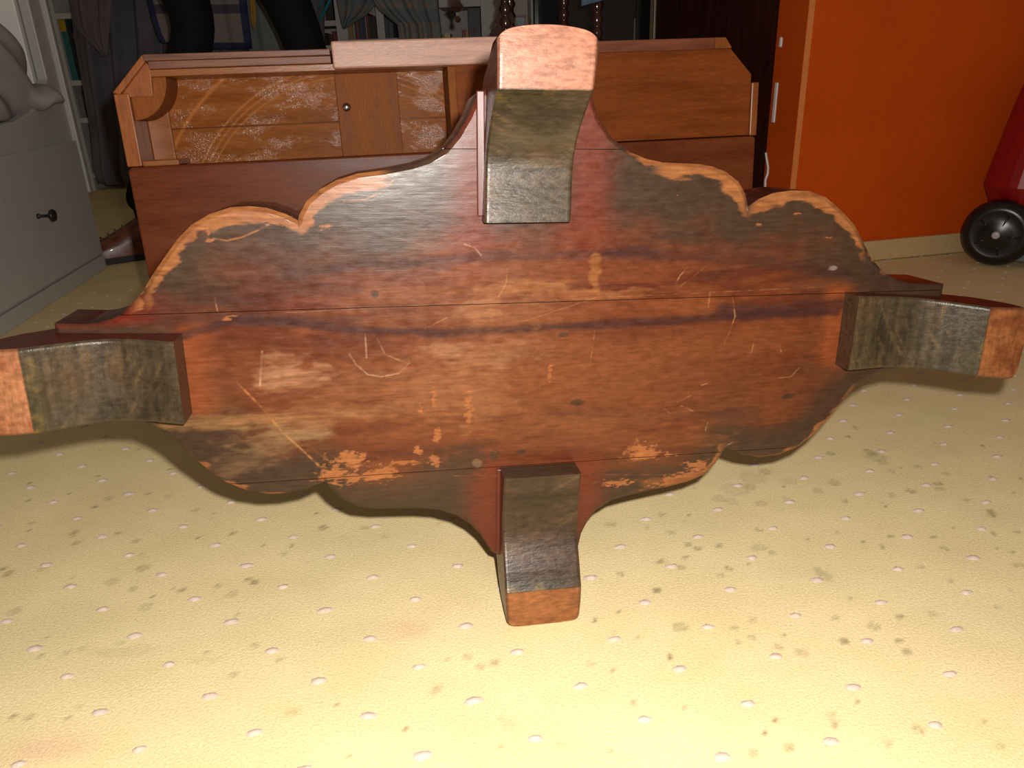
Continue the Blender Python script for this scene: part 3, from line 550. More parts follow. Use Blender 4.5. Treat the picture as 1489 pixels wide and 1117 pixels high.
MB().lathe([(.006, 0), (.006, .003), (.0035, .006), (.0035, .022), (.005, .025), (.0135, .030), (.0145, .034), (.012, .038), (.004, .040)], (.004, -.323, .198), (1, 0, 0), 20).build('knob', plain('black_knob', (.02, .02, .022), .35, .3), dr, smooth=True)
dr2 = MB().box((-.006, -2.15, .044), (.004, -1.062, .340)).build('drawer', M_bed, bed, .002)
MB().lathe([(.006, 0), (.0035, .006), (.0035, .022), (.0135, .030), (.0145, .034), (.004, .040)], (.004, -1.6, .198), (1, 0, 0), 20).build('knob', bpy.data.materials['black_knob'], dr2, smooth=True)
MB().box((-.006, -2.15, .0), (.003, -.004, .038)).build('plinth', M_bed, bed, .002)
MB().box((-.9, -.004, .206), (.006, .010, .95)).build('end_panel', M_bed, bed, .002)
x = -.034
for k, w_ in enumerate((.062, .048, .048, .048, .048, .048, .048, .048, .048, .048, .048, .048, .048, .048)):
    MB().box((x - w_ + .002, -.082, .22), (x, -.062, .95)).build('board', M_bed_lit, bed, .002); x -= w_
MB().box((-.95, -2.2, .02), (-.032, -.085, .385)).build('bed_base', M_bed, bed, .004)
# bedding
def heap(name, mat, rx, ry, rz, loc, seed, parent=None, rot=0, fold=.12, sub=5):
    bm = bmesh.new(); bmesh.ops.create_icosphere(bm, subdivisions=sub, radius=1)
    for v in bm.verts:
        p = v.co; a = 1 + fold * (math.sin(p.x * 3 + p.z * 9 + seed) * .5 + math.sin(p.x * 7 - p.z * 5 + p.y * 4 + seed * 2) * .35 + math.sin(p.y * 9 + p.z * 4) * .25)
        z = p.z * a * rz; sgn = 1 if p.x > 0 else -1
        v.co = Vector((sgn * abs(p.x) ** .8 * a * rx, (1 if p.y > 0 else -1) * abs(p.y) ** .8 * a * ry, max(z, -rz * .55)))
    me = bpy.data.meshes.new(name); bm.to_mesh(me); bm.free(); me.materials.append(mat)
    for q in me.polygons: q.use_smooth = True
    o = bpy.data.objects.new(name, me); COL.objects.link(o); o.location = loc; o.rotation_euler = (0, 0, rot)
    return o
M_duvet = plain('grey_cotton', (.33, .29, .28), .85, var=.06, scale=14, bmp=.2, spec=.15)
bv = heap('duvet', M_duvet, .245, .235, .185, (-1.335, 1.845, .505), 2.2, fold=.03)
me_ = bv.data
for v in me_.vertices:                       # soft diagonal folds
    f_ = v.co.z * 1.0 + v.co.y * .9; v.co.x += .011 * math.sin(f_ * 42) + .006 * math.sin(f_ * 75 + v.co.x * 12)
lobe = MB(); bmx = bmesh.new(); bmesh.ops.create_icosphere(bmx, subdivisions=4, radius=1)
for v in bmx.verts: v.co = Vector((v.co.x * .14 + .150 , v.co.y * .065 + .125, v.co.z * .034 - .040 - v.co.x * .022 + .008 * math.sin(v.co.x * 9 + v.co.y * 5)))
bmy = bmesh.new(); bmy.from_mesh(me_); tmp = bpy.data.meshes.new('tmp'); bmx.to_mesh(tmp); bmy.from_mesh(tmp); bmy.to_mesh(me_); bmx.free(); bmy.free(); bpy.data.meshes.remove(tmp)
rm = bv.modifiers.new('remesh', 'REMESH'); rm.mode = 'VOXEL'; rm.voxel_size = .007; rm.use_smooth_shade = True
sm_ = bv.modifiers.new('smooth', 'SMOOTH'); sm_.iterations = 7; sm_.factor = .6
tag(bv, 'rumpled grey duvet bulging over the edge of the white daybed', 'duvet')
# ================================================================== CLOTHS
def cloth(name, rows, Y, mat, amp=.02, waves=5, label='', cat='cloth', group=None, nu=40, nv=30, yk=0.0, seed=0, th=.002):
    """rows: (py, left px, right px) from top to bottom; folds run down the cloth at depth Y"""
    py = [r[0] for r in rows]; L = [r[1] for r in rows]; Rr = [r[2] for r in rows]
    V = []; Fq = []
    for j in range(nv):
        t = j / (nv - 1); y = py[0] + (py[-1] - py[0]) * t
        a = np.interp(y, py, L); b = np.interp(y, py, Rr)
        for i in range(nu):
            s_ = i / (nu - 1)
            dy = amp * (math.sin(s_ * waves * 6.283 + seed + .8 * math.sin(t * 3 + seed)) * .6 + math.sin(s_ * waves * 14.1 + seed * 2 + t * 2) * .25)
            p = at(a + (b - a) * s_, y + (yk * math.sin(s_ * 3.14 * 2 + seed) if t > .9 else 0), Y); p.y += dy
            V.append(p)
    for j in range(nv - 1):
        for i in range(nu - 1):
            q = j * nu + i; Fq.append((q, q + 1, q + nu + 1, q + nu))
    me = bpy.data.meshes.new(name); me.from_pydata([tuple(p) for p in V], [], Fq); me.materials.append(mat)
    uv = me.uv_layers.new(name='weave')
    for lp in me.loops:
        vi = lp.vertex_index; uv.data[lp.index].uv = ((vi % nu) / (nu - 1), 1 - (vi // nu) / (nv - 1))
    for q in me.polygons: q.use_smooth = True
    o = bpy.data.objects.new(name, me); COL.objects.link(o)
    sm = o.modifiers.new('thickness', 'SOLIDIFY'); sm.thickness = th
    return tag(o, label, cat, group)
def uvmat(name, base, bands, rough=.85):
    """bands: (axis 0/1 , lo, hi, colour, mix)"""
    m, nt, b = newmat(name); tc = N(nt, 'ShaderNodeTexCoord'); sp = N(nt, 'ShaderNodeSeparateXYZ'); nt.links.new(tc.outputs['UV'], sp.inputs[0])
    nz = noise(nt, 40, 3); r0 = ramp(nt, nz.outputs[0], [(0.3, tuple(x * .88 for x in base)), (0.7, base)]); src = r0.outputs[0]
    for ax, freq, lo, hi, cc, k in bands:
        ml = N(nt, 'ShaderNodeMath', operation='MULTIPLY'); ml.inputs[1].default_value = freq; nt.links.new(sp.outputs[ax], ml.inputs[0])
        fr_ = N(nt, 'ShaderNodeMath', operation='FRACT'); nt.links.new(ml.outputs[0], fr_.inputs[0])
        g = N(nt, 'ShaderNodeMath', operation='GREATER_THAN'); g.inputs[1].default_value = lo; nt.links.new(fr_.outputs[0], g.inputs[0])
        l_ = N(nt, 'ShaderNodeMath', operation='LESS_THAN'); l_.inputs[1].default_value = hi; nt.links.new(fr_.outputs[0], l_.inputs[0])
        a = N(nt, 'ShaderNodeMath', operation='MULTIPLY'); nt.links.new(g.outputs[0], a.inputs[0]); nt.links.new(l_.outputs[0], a.inputs[1])
        a2 = N(nt, 'ShaderNodeMath', operation='MULTIPLY'); a2.inputs[1].default_value = k; nt.links.new(a.outputs[0], a2.inputs[0])
        mx = N(nt, 'ShaderNodeMix', data_type='RGBA'); nt.links.new(a2.outputs[0], mx.inputs[0]); nt.links.new(src, mx.inputs[6]); mx.inputs[7].default_value = (*cc, 1); src = mx.outputs[2]
    nt.links.new(src, b.inputs['Base Color']); b.inputs['Roughness'].default_value = rough; b.inputs['Specular IOR Level'].default_value = .1
    bump(nt, nz.outputs[0], b, .2, .003); return m
M_sheet = plain('blue_grey_sheet', (.135, .135, .155), .9, var=.2, scale=7, bmp=.15, spec=.1)
M_pink = plain('faded_pink_grey', (.18, .14, .15), .9, var=.2, scale=8, bmp=.15, spec=.1)
M_pale = plain('pale_blue_cotton', (.17, .19, .20), .9, var=.06, scale=30, bmp=.1, spec=.1)
cloth('hanging_sheet', [(-230, 60, 440), (0, 97, 470), (60, 104, 470), (130, 117, 440), (190, 128, 420), (250, 134, 400), (266, 142, 395)], 3.30, M_sheet, .035, 9,
      'large blue-grey sheet hanging almost to the floor left behind the table', 'sheet', nu=110, nv=40, yk=4)
cloth('shirt', [(-230, 90, 190), (0, 99, 162), (40, 108, 160), (62, 128, 158), (82, 150, 157)], 3.18, M_pink, .02, 2, 'faded pinkish grey garment hanging over the big blue-grey sheet', 'garment', nu=40)
BL = (.018, .026, .08)
cloth('checked_cloth', [(-230, 180, 345), (0, 213, 358), (25, 219, 361), (50, 227, 364), (66, 236, 366), (71, 262, 366)], 2.95,
      uvmat('checked_cotton', (.24, .20, .19), [(0, 9, 0, .04, (.30, .16, .16), .6), (1, 18, 0, .05, (.22, .22, .28), .6), (1, 1, .17, .215, BL, .7), (0, 1, 0, .06, BL, .9), (0, 1, .93, 1.1, BL, .9), (1, 1, -.1, .03, BL, .9)]),
      .012, 3, 'pale checked cloth with blue border hanging behind the black-trousered legs', 'cloth', nu=50)
cloth('pale_sheet', [(-230, 330, 420), (0, 352, 425), (72, 362, 435), (90, 364, 440)], 3.05, M_pale, .01, 2, 'plain pale blue sheet hanging between the black-trousered legs', 'sheet')
cloth('yellow_ribbon', [(-230, 352, 362), (0, 363, 371), (30, 365, 373), (42, 368, 370)], 2.90, plain('yellow_cotton', (.34, .17, .02), .8), .003, 1, 'narrow yellow cloth strip beside the checked cloth', 'ribbon', nu=8)
PL = [(0, 4, 0, .45, (.34, .21, .13), .55), (1, 8, 0, .45, (.13, .18, .21), .6), (0, 12, 0, .2, (.14, .20, .24), .5), (1, 24, 0, .25, (.14, .20, .24), .5)]
cloth('plaid_cloth', [(-230, 480, 560), (0, 489, 549), (8, 491, 546), (24, 494, 530), (38, 497, 505), (41, 499, 502)], 3.35, uvmat('plaid_green', (.19, .21, .215), PL), .015, 2, 'grey-green plaid cloth with pointed corner hanging in front of the bookcase', 'cloth')
cloth('plaid_blanket', [(-230, 500, 620), (0, 541, 636), (20, 556, 638), (28, 570, 639), (34, 577, 640), (66, 582, 643), (120, 588, 650)], 3.15, uvmat('plaid_orange', (.24, .24, .24), PL), .02, 3, 'blue and orange plaid blanket hanging beside the tall grey binder', 'blanket', nu=60)
for (a, b, lb) in (((463, 12), (473, -6), 'upper'), ((463, 33), (482, -4), 'lower')):
    p, q = at(*a, 3.2), at(*b, 3.2); d_ = (q - p)
    tag(MB().tube([p, q, q + d_ * 1.5], .0055 if lb == 'lower' else .004, 8).build('clothes_hanger', plain('teal_plastic', (.02, .22, .26), .3), smooth=True), lb + ' slanting teal plastic rod next to the right black trouser leg', 'hanger')
# drying rack that carries the laundry (rails above the picture)
rk = empty('drying_rack', (-1.1, 3.15, 0), 0, 'metal drying rack carrying the hanging laundry above the picture edge', 'rack')
Mst = plain('rack_metal', (.5, .5, .5), .35, .8)
for y in (-.20, .0, .15, .20): MB().tube([(-1.05, y, 1.32), (.72, y, 1.32)], .006, 8).build('rail', Mst, rk, smooth=True)
for x in (-1.05, .72):
    MB().tube([(x, .24, .001), (x, .24, 1.335), (x, .20, 1.34), (x, -.22, 1.34)], .008, 8).build('leg', Mst, rk, smooth=True)

# ================================================================== PERSON standing behind the table
pr = empty('person', (-.79, 2.32, 0), 0, 'person in black trousers and brown lace-up shoes standing astride behind the upturned table', 'person')
M_blk = plain('black_trousers', (.006, .006, .007), .8, var=.2, scale=40, bmp=.2, spec=.2)
M_skin = plain('skin', (.55, .33, .24), .5); M_top = plain('dark_pullover', (.03, .03, .04), .85)
M_shoe = plain('brown_leather', (.15, .042, .016), .35, var=.4, scale=30, bmp=.2, coat=.2); M_sole = plain('dark_sole', (.012, .010, .010), .6)
def skin_obj(name, pts, edges, rad, mat, parent, root=0, sub=2):
    me = bpy.data.meshes.new(name); me.from_pydata(pts, edges, []); me.materials.append(mat)
    o = bpy.data.objects.new(name, me); COL.objects.link(o); o.parent = parent
    sk = o.modifiers.new('skin', 'SKIN'); sk.use_smooth_shade = True
    lay = me.skin_vertices[0].data if me.skin_vertices else None
    if lay is None:
        bm = bmesh.new(); bm.from_mesh(me); bm.verts.layers.skin.verify(); bm.to_mesh(me); bm.free(); lay = me.skin_vertices[0].data
    for i, r in enumerate(rad): lay[i].radius = (r, r) if not isinstance(r, tuple) else r; lay[i].use_root = (i == root)
    ss = o.modifiers.new('sub', 'SUBSURF'); ss.levels = sub; ss.render_levels = sub
    return o
kL = at(287, 40, 2.30) - pr.location; kR = at(436, 40, 2.32) - pr.location
hL = (-.12, 0, .95); hR = (.105, 0, .95)
aL = (-.275, -.06, .12); aR = (.30, .02, .10)
skin_obj('trousers', [(0, 0, 1.02), hL, (kL.x, kL.y, kL.z), ((kL.x + aL[0]) / 2 - .01, -.02, .36), aL, hR, (kR.x, kR.y, kR.z), ((kR.x + aR[0]) / 2 + .01, .01, .36), aR, (0, 0, .95)],
         [(0, 9), (9, 1), (1, 2), (2, 3), (3, 4), (9, 5), (5, 6), (6, 7), (7, 8)], [(.15, .11), .092, .060, .058, .050, .092, .062, .060, .054, .12], M_blk, pr, 9)['label'] = 'plain black trousers'
skin_obj('torso', [(0, 0, .98), (0, 0, 1.16), (0, 0, 1.36), (0, .0, 1.44), (-.17, 0, 1.38), (-.22, -.05, 1.12), (-.2, -.22, .98), (.17, 0, 1.38), (.22, -.05, 1.12), (.2, -.22, .98)],
         [(0, 1), (1, 2), (2, 3), (2, 4), (4, 5), (5, 6), (2, 7), (7, 8), (8, 9)], [(.15, .11), (.15, .11), (.16, .11), .06, .06, .045, .035, .06, .045, .035], M_top, pr, 0)
skin_obj('head', [(0, 0, 1.42), (0, -.01, 1.50), (0, -.03, 1.58), (0, -.02, 1.66), (0, -.115, 1.575)], [(0, 1), (1, 2), (2, 3), (2, 4)], [.055, .05, .082, .085, .012], M_skin, pr, 0)
skin_obj('hair', [(0, .02, 1.60), (0, .0, 1.72)], [(0, 1)], [.09, .085], plain('brown_hair', (.05, .03, .02), .7), pr, 0, 2)
for sx in (-1, 1):
    P = [(sx * .2, -.22, .98), (sx * .2, -.28, .955)]; E_ = [(0, 1)]; Rd = [.026, (.034, .02)]
    for k in range(4):
        x0 = sx * (.2 + (k - 1.5) * .019); b = len(P); ln = (.062, .072, .066, .05)[k]
        P += [(x0, -.30, .95), (x0, -.30 - ln * .5, .935), (x0, -.30 - ln * .9, .905)]; E_ += [(1, b), (b, b + 1), (b + 1, b + 2)]; Rd += [.009, .008, .0075]
    b = len(P); P += [(sx * .165, -.26, .95), (sx * .150, -.29, .93)]; E_ += [(0, b), (b, b + 1)]; Rd += [.011, .009]
    skin_obj('hand', P, E_, Rd, M_skin, pr, 0, 1)
def shoe(sx, loc, rz):
    e = MB(); prof = [(-.10, .0), (.165, .0), (.175, .018), (-.105, .018)]
    ring = lambda y: None
    V = []; Fq = []; st = [(-.105, .030, .075), (-.09, .036, .115), (-.05, .037, .125), (-.01, .038, .118), (.03, .041, .095), (.08, .046, .070), (.12, .044, .056), (.155, .034, .046), (.172, .016, .034)]
    for (y, w_, h) in st:
        for k in range(14):
            a = math.pi * k / 13; V.append((w_ * math.cos(a), -y, .016 + (h - .016) * max(0.0, math.sin(a)) ** .6))
    for j in range(len(st) - 1):
        for k in range(13): q = j * 14 + k; Fq.append((q, q + 1, q + 15, q + 14))
    Fq.append(tuple(range(13, -1, -1))); Fq.append(tuple((len(st) - 1) * 14 + k for k in range(14)))
    up = MB().add(V, Fq).build('shoe', M_shoe, pr, smooth=True); up.location = loc; up.rotation_euler = (0, 0, rz)
    outline = [(-w_ * 1.08, -y) for y, w_, h in st] + [(w_ * 1.08, -y) for y, w_, h in st[::-1]]
    MB().prism(outline[::-1], .0005, .018).build('sole', M_sole, up, .002)
    for i in range(4):
        y = -.03 - i * .020; z = .088 - i * .009
        MB().tube([(-.018, y, z), (0, y - .004, z + .010), (.018, y, z)], .0022, 6).build('lace', plain('lace', (.16, .07, .03), .7) if i == 0 and sx < 0 else bpy.data.materials['lace'], up, smooth=True)
    MB().lathe([(.047, .10), (.05, .13), (.05, .15)], (0, .055, 0), seg=18).build('cuff', M_blk, up, smooth=True)
    return up
shoe(-1, (-.28, -.085, 0), math.radians(-62))
shoe(1, (.31, -.02, 0), math.radians(35))

# ================================================================== BOOKCASE at the back
M_case = plain('white_case', (.60, .58, .58), .6, var=.04)
BYF, BYB = 3.75, 4.02
bkc = empty('bookcase', (at(560, 60, BYF).x, BYF, 0), 0, 'white bookcase filled with books along the back wall', 'bookcase')
def xa(px, py=40, Y=BYF): return at(px, py, Y).x - bkc.location.x
def za(px, py, Y=BYF): return at(px, py, Y).z
ups = [(40, 56), (78, 84), (489, 505), (548, 559), (700, 736)]
for (a, b) in ups: MB().box((xa(a), 0, 0), (xa(b), .27, 1.9)).build('upright', M_case, bkc, .002)
MB().box((xa(40), .262, 0), (xa(736), .275, 1.9)).build('back_panel', M_case, bkc)
def shelf(a, b, z, t=.022): MB().box((xa(a), .004, z - t), (xa(b), .26, z)).build('shelf', M_case, bkc, .001)
zL = za(475, 30); zM = za(525, 57); zR = za(665, -1); zLL = za(110, 117); zRB = za(665, 61.5); zLow = za(475, 66)
MB().box((xa(300), .004, 0), (xa(306), .262, 1.9)).build('upright', M_case, bkc, .002)
zLT = za(95, 19); zLB = za(110, 172)
for z in (.08, zLB, zLL, zLT, 1.15, 1.55): shelf(84, 300, z)
for z in (.08, zLow, zL, 1.15, 1.55): shelf(306, 489, z)
for z in (.08, .33, zM, 1.0, 1.35): shelf(505, 548, z)
for z in (.08, .33, zM, .98, 1.35): shelf(559, 640, z)
for z in (.08, .33, zRB, zR, 1.1, 1.45): shelf(640, 700, z, .03)
PAGE = plain('pages', (.55, .5, .4), .8)
_bm = {}
def book(px0, px1, z0, ztop, c, label, name='book', yo=.02, depth=.17, group=None):
    x0, x1 = at(px0, 40, BYF + yo).x, at(px1, 40, BYF + yo).x; w = (x1 - x0) * .94; h = ztop - z0
    if c not in _bm: _bm[c] = plain('cover_%d' % len(_bm), c, .5, var=.1)
    r = empty(name, (x0, BYF + yo, z0), 0, label, 'book', group)
    t = min(.0025, w * .2)
    m = MB().box((0, 0, 0), (w, t, h)); m.box((0, t, 0), (t, depth, h)); m.box((w - t, t, 0), (w, depth, h)); m.build('cover', _bm[c], r, .0006)
    MB().box((t * 1.02, t, .002), (w - t * 1.02, depth - .003, h - .003)).build('page_block', PAGE, r)
    return r
mid = [(506, 509, (.28, .22, .16), 'tan'), (509, 511.5, (.42, .26, .05), 'yellow'), (511.5, 514, (.30, .17, .05), 'mustard brown'), (514, 515.5, (.5, .48, .45), 'thin white'), (515.5, 518, (.05, .05, .05), 'black speckled'), (518, 521.3, (.30, .05, .03), 'red'), (521.3, 524.5, (.04, .05, .07), 'blue-black'), (524.5, 526.5, (.08, .10, .20), 'dark blue'), (526.5, 531.5, (.03, .035, .06), 'wide navy'), (531.5, 533.3, (.35, .33, .33), 'thin grey'), (533.3, 537, (.18, .03, .02), 'dark red'), (537, 541, (.03, .02, .02), 'black'), (541, 547.3, (.02, .018, .018), 'wide black')]
for a, b, c, nm in mid: book(a, b, zM, za(525, 21) + random.uniform(-.008, .008), c, nm + ' book standing in the middle compartment of the white bookcase', group='books in the middle compartment')
book(560, 565.5, zM, za(560, 20), (.05, .06, .10), 'dark blue book right of the white upright, left of its pair', group='dark blue books')
book(565.5, 572, zM, za(560, 24), (.07, .08, .11), 'slate blue book beside the plaid blanket', group='dark blue books')
book(643, 645.5, zRB, za(650, 48), (.40, .25, .04), 'thin yellow book against the edge of the plaid blanket')
book(645.6, 654.5, zRB, za(650, 48), (.62, .56, .36), 'cream spined book right of the plaid blanket')
book(655, 671.5, zRB, za(660, 53), (.50, .32, .03), 'low yellow book between the cream and the red one')
book(672, 676.4, zRB, za(674, 43), (.30, .06, .09), 'crimson book standing left of the tall grey binder')
book(676.5, 681, zRB, za(678, 44), (.55, .27, .03), 'orange-yellow book touching the tall grey binder')
bn = book(681.3, 700, zRB, za(690, 11), (.07, .085, .095), 'tall dark grey binder at the right end of the bookcase', 'binder', depth=.2)
bw = at(700, 40, BYF + .02).x - at(681.3, 40, BYF + .02).x
MB().lathe([(.007, 0), (.007, .003), (.004, .004)], (bw * .45, -.003, .045), (0, -1, 0), 16).build('finger_ring', plain('tan_ring', (.18, .13, .07), .7), bn)
book(640, 650, zR, zR + .2, (.45, .04, .03), 'bright red book on the upper shelf above the white gap')
book(651, 664, zR, zR + .2, (.03, .03, .03), 'black book on the upper shelf above the white gap')
book(464, 471, zL, zL + .2, (.20, .15, .05), 'olive book on the shelf behind the teal rods')
book(471.5, 475.5, zL, zL + .19, (.35, .24, .15), 'tan book on the shelf behind the teal rods')
book(476, 487.5, zL, zL + .21, (.02, .02, .02), 'thick black book left of the white upright')
book(464, 470, zLow, za(465, 47), (.30, .22, .10), 'beige book low beside the right black trouser leg')
book(476.5, 482, zLow, za(478, 50), (.08, .02, .02), 'dark maroon book low beside the right black trouser leg')
book(482.5, 488.7, zLow, za(487, 45), (.22, .02, .03), 'wine red book against the white upright')
b1 = book(85, 97, zLL, za(85, 27), (.03, .16, .17), 'blue-green book with yellow top right of the white daybed')
bw = at(97, 40, BYF + .02).x - at(85, 40, BYF + .02).x; hh = za(85, 27) - zLL
MB().box((.0, -.0012, hh * .80), (bw * .94, .0, hh)).build('spine_band', plain('yellow_band', (.50, .32, .01), .5), b1)
book(97.5, 103, zLL, za(98, 36), (.02, .02, .025), 'black book between the blue-green and the orange one')
book(103.5, 110, zLL, za(103, 48), (.60, .12, .02), 'bright orange book beside the hanging sheet')
book(86.5, 96, zLB, zLB + .12, (.2, .2, .19), 'grey book on the low shelf right of the daybed')
book(100, 118, zLB, zLB + .11, (.42, .40, .36), 'pale thick book on the low shelf beside the hanging sheet')
for i, px in enumerate((90, 110, 130, 150)): pass

# ================================================================== DARK CARVED STAND, BLACK CABINET, DARK WARDROBE
M_dk = plain('dark_carved_wood', (.045, .014, .008), .16, var=.3, scale=20, coat=.5)
Yst = 2.05; M_dk2 = plain('dark_carving', (.045, .014, .008), .6, var=.3, spec=.2)
st = empty('carved_stand', (at(800, 40, Yst).x, Yst, 0), 0, 'dark carved wooden stand with turned posts behind the upper foot', 'stand')
lx = lambda px, Y=Yst: at(px, 30, Y).x - st.location.x
def post(x, y, k=1.0):
    p = [(.020, 0), (.020, .06), (.012, .08)]; z = .10
    while z < .86:
        p += [(.0105, z), (.0165, z + .012), (.0105, z + .024)]; z += .030
        if int(z * 100) % 16 < 3: p += [(.022, z + .008), (.024, z + .02), (.016, z + .034)]; z += .036
    p += [(.018, .89), (.018, .93)]
    MB().lathe([(r * k, h) for r, h in p], (x, y, 0), seg=20).build('post', M_dk, st, smooth=True)
for px in (735, 868): post(lx(px), 0)
post(lx(820, Yst + .3), .30); post(lx(742, Yst + .3), .30)
MB().box((lx(735) - .03, -.03, .93), (lx(868) + .03, .33, .955)).build('stand_top', M_dk, st, .004)
MB().box((lx(735) - .02, -.02, .22), (lx(868) + .02, .32, .238)).build('stand_shelf', M_dk, st, .003)
# carved brackets of the left post, and the pendant at the end of its arm
br = MB(); x0 = lx(735)
prof = [(0, .62), (-.018, .60), (-.026, .585), (-.018, .575), (-.034, .566), (-.040, .555), (-.026, .548), (-.018, .530), (0, .52)]
br.add([(x0 + a, -.006, z) for a, z in prof] + [(x0 + a, .006, z) for a, z in prof], [tuple(range(9)), tuple(range(17, 8, -1))] + [(i, i + 1, i + 10, i + 9) for i in range(8)])
br.build('bracket', M_dk2, st, .001)
br = MB(); br.add([(x0 - a * .9, -.006, z) for a, z in prof] + [(x0 - a * .9, .006, z) for a, z in prof], [tuple(range(9)), tuple(range(17, 8, -1))] + [(i, i + 1, i + 10, i + 9) for i in range(8)])
br.build('bracket', M_dk2, st, .001)
pz = at(666, 10, Yst).z; xp = lx(666)
MB().box((xp - .01, -.012, .93), (x0, .012, .955)).build('arm', M_dk, st, .003)
MB().lathe([(.006, -.034), (.010, -.028), (.005, -.020), (.006, -.012), (.022, 0), (.012, .010), (.010, .03), (.014, .05), (.009, .08), (.009, .93 - pz)], (xp, 0, pz), seg=4).build('pendant', M_dk, st)
dn = MB()
Md = plain('denim', (.13, .22, .34), .9, var=.2, scale=120, bmp=.3)
zc = at(865, 6, Yst - .04).z; xl, xr_ = at(845, 4, Yst - .05).x, at(884, 4, Yst - .05).x
V = []; Fq = []
for j in range(10):
    for i in range(14):
        s_ = i / 13; zb = zc - .004 * (1 - s_) + .010 * s_; z = .960 + (zb - .960) * (j / 9); V.append((xl + (xr_ - xl) * s_ * (1 + .1 * (1 - j / 9)), Yst - .050 - .006 * math.sin(s_ * 9) * (j / 9), z))
for i in range(14): V.append((xl + (xr_ - xl) * (i / 13) * 1.1, Yst + .15, .960))
for j in range(9):
    for i in range(13): q = j * 14 + i; Fq.append((q, q + 1, q + 15, q + 14))
for i in range(13): Fq.append((140 + i, 141 + i, i + 1, i))
dc = MB().add(V, Fq).build('denim_cloth', Md, None, smooth=True); dc.modifiers.new('t', 'SOLIDIFY').thickness = .002
tag(dc, 'blue denim cloth hanging from the top of the dark carved stand', 'cloth')

cb = empty('glass_cabinet', (at(860, 40, 2.85).x, 2.85, 0), 0, 'black glossy cabinet with glass door behind the dark carved stand', 'cabinet')
M_bk = plain('black_gloss', (.006, .005, .005), .15, var=.2); xc = lambda px, Y=2.85: at(px, 30, Y).x - cb.location.x
MB().box((xc(776), .02, 0), (xc(947), .40, 1.5)).build('body', M_bk, cb, .003)
dg = MB().box((xc(777), .0, .05), (xc(925), .018, 1.45)).build('door', M_bk, cb, .002)
mg, ntg, bg = newmat('smoked_glass'); bg.inputs['Base Color'].default_value = (.02, .02, .022, 1); bg.inputs['Roughness'].default_value = .06
MB().box((xc(783), -.002, .10), (xc(918), .001, 1.40)).build('pane', mg, dg)
MB().box((xc(772), -.004, 0), (xc(775.5), .02, 1.5)).build('metal_edge', plain('dull_metal', (.14, .14, .135), .5, .5), cb)
MB().box((xc(922), -.006, .05), (xc(923.5), -.0005, za(923, 27, 2.85))).build('handle_strip', bpy.data.materials['dull_metal'], cb)
pic = empty('picture_frame', (at(757, 30, 2.9).x, 2.92, 0), 0, 'small framed picture leaning at the left of the black glossy cabinet', 'frame')
x0, x1 = at(748, 30, 2.92).x - pic.location.x, at(765, 30, 2.92).x - pic.location.x; zt = at(757, 22, 2.92).z
f_ = MB(); f_.box((x0, 0, zt - .2), (x0 + .006, .012, zt)); f_.box((x1 - .006, 0, zt - .2), (x1, .012, zt)); f_.box((x0 + .006, 0, zt - .006), (x1 - .006, .012, zt)); f_.box((x0 + .006, 0, zt - .2), (x1 - .006, .012, zt - .194)); f_.build('frame', plain('brown_frame', (.25, .11, .05), .5), pic, .001)
MB().box((x0 + .006, .006, zt - .194), (x1 - .006, .010, zt - .006)).build('print', plain('blue_print', (.08, .11, .16), .4, var=.5, scale=40), pic)
tb_ = MB().box((x0 - .05, -.1, zt - .222), (x1, .12, zt - .2)); 
for (a, b) in ((x0 - .04, -.09), (x1 - .02, -.09), (x0 - .04, .10), (x1 - .02, .10)): tb_.box((a, b, 0), (a + .014, b + .014, zt - .222))
pt = tb_.build('plant_stool', M_dk, None, .001); pt.location = pic.location; tag(pt, 'low dark stool under the small framed picture', 'stool')

M_ward = wood('dark_mahogany', (.028, .004, .002), (.055, .009, .004), (.085, .015, .006), (10, 10, 1), 6, .30, .08, .4)
wr = empty('wardrobe', (0, 0, 0), 0, 'tall dark mahogany wardrobe between the black cabinet and the orange wall', 'wardrobe')
e0 = c0 + dR * .118 - dW * .0; e0 = Vector((at(1136, 0, 1.964).x, 1.964, 0)); e1 = Vector((at(950, 20, 2.75).x, 2.75, 0))
d = (e1 - e0).normalized(); nrm = Vector((d.y, -d.x, 0)); 
along(e0, e1, .0, 2.0, nrm, .02).build('side_panel', M_ward, wr, .002)
along(e1, e1 + nrm * .42, .0, 2.0, d, -.018).build('back_rail', M_ward, wr, .002)
along(e1 - d * .014 - nrm * .003, e1 - d * .004 - nrm * .003, .1, 2.0, nrm, .003).build('edge_strip', plain('brass_edge', (.4, .3, .22), .3, .6), wr)

# ================================================================== WHITE SOCKET PLATES AND CABLE on the orange return
M_pl = plain('white_plastic', (.8, .8, .8), .35, var=.02)
sdir = (e0 - c0); 
def onret(px, py):       # a point of the receding orange face
    dd = ray(px, py); n2 = dW; k = n2.dot(c0 - EYE) / n2.dot(dd); return EYE + dd * k
q1 = onret(1138, 120); q2 = onret(1134, 178)
p = Vector((e0.x, e0.y, 0)) - d * .012
def plate(za_, zb_, rad, name, lb, cat):
    b0 = p - dW * .004 + dW * .0
    m = MB().add([], [])
    w = .011
    a = b0; q = [a - dR * w, a, a + dW * .006, a + dW * .006 - dR * w]
    m.add([(v.x, v.y, za_) for v in q] + [(v.x, v.y, zb_) for v in q], [(0, 3, 2, 1), (4, 5, 6, 7), (0, 1, 5, 4), (1, 2, 6, 5), (2, 3, 7, 6), (3, 0, 4, 7)])
    return tag(m.build(name, M_pl, None, rad), lb, cat)
plate(at(1123, 178, 1.95).z, at(1127, 120, 1.95).z, .0015, 'power_strip', 'white upright power strip seen edge-on between wardrobe and orange wall', 'socket')
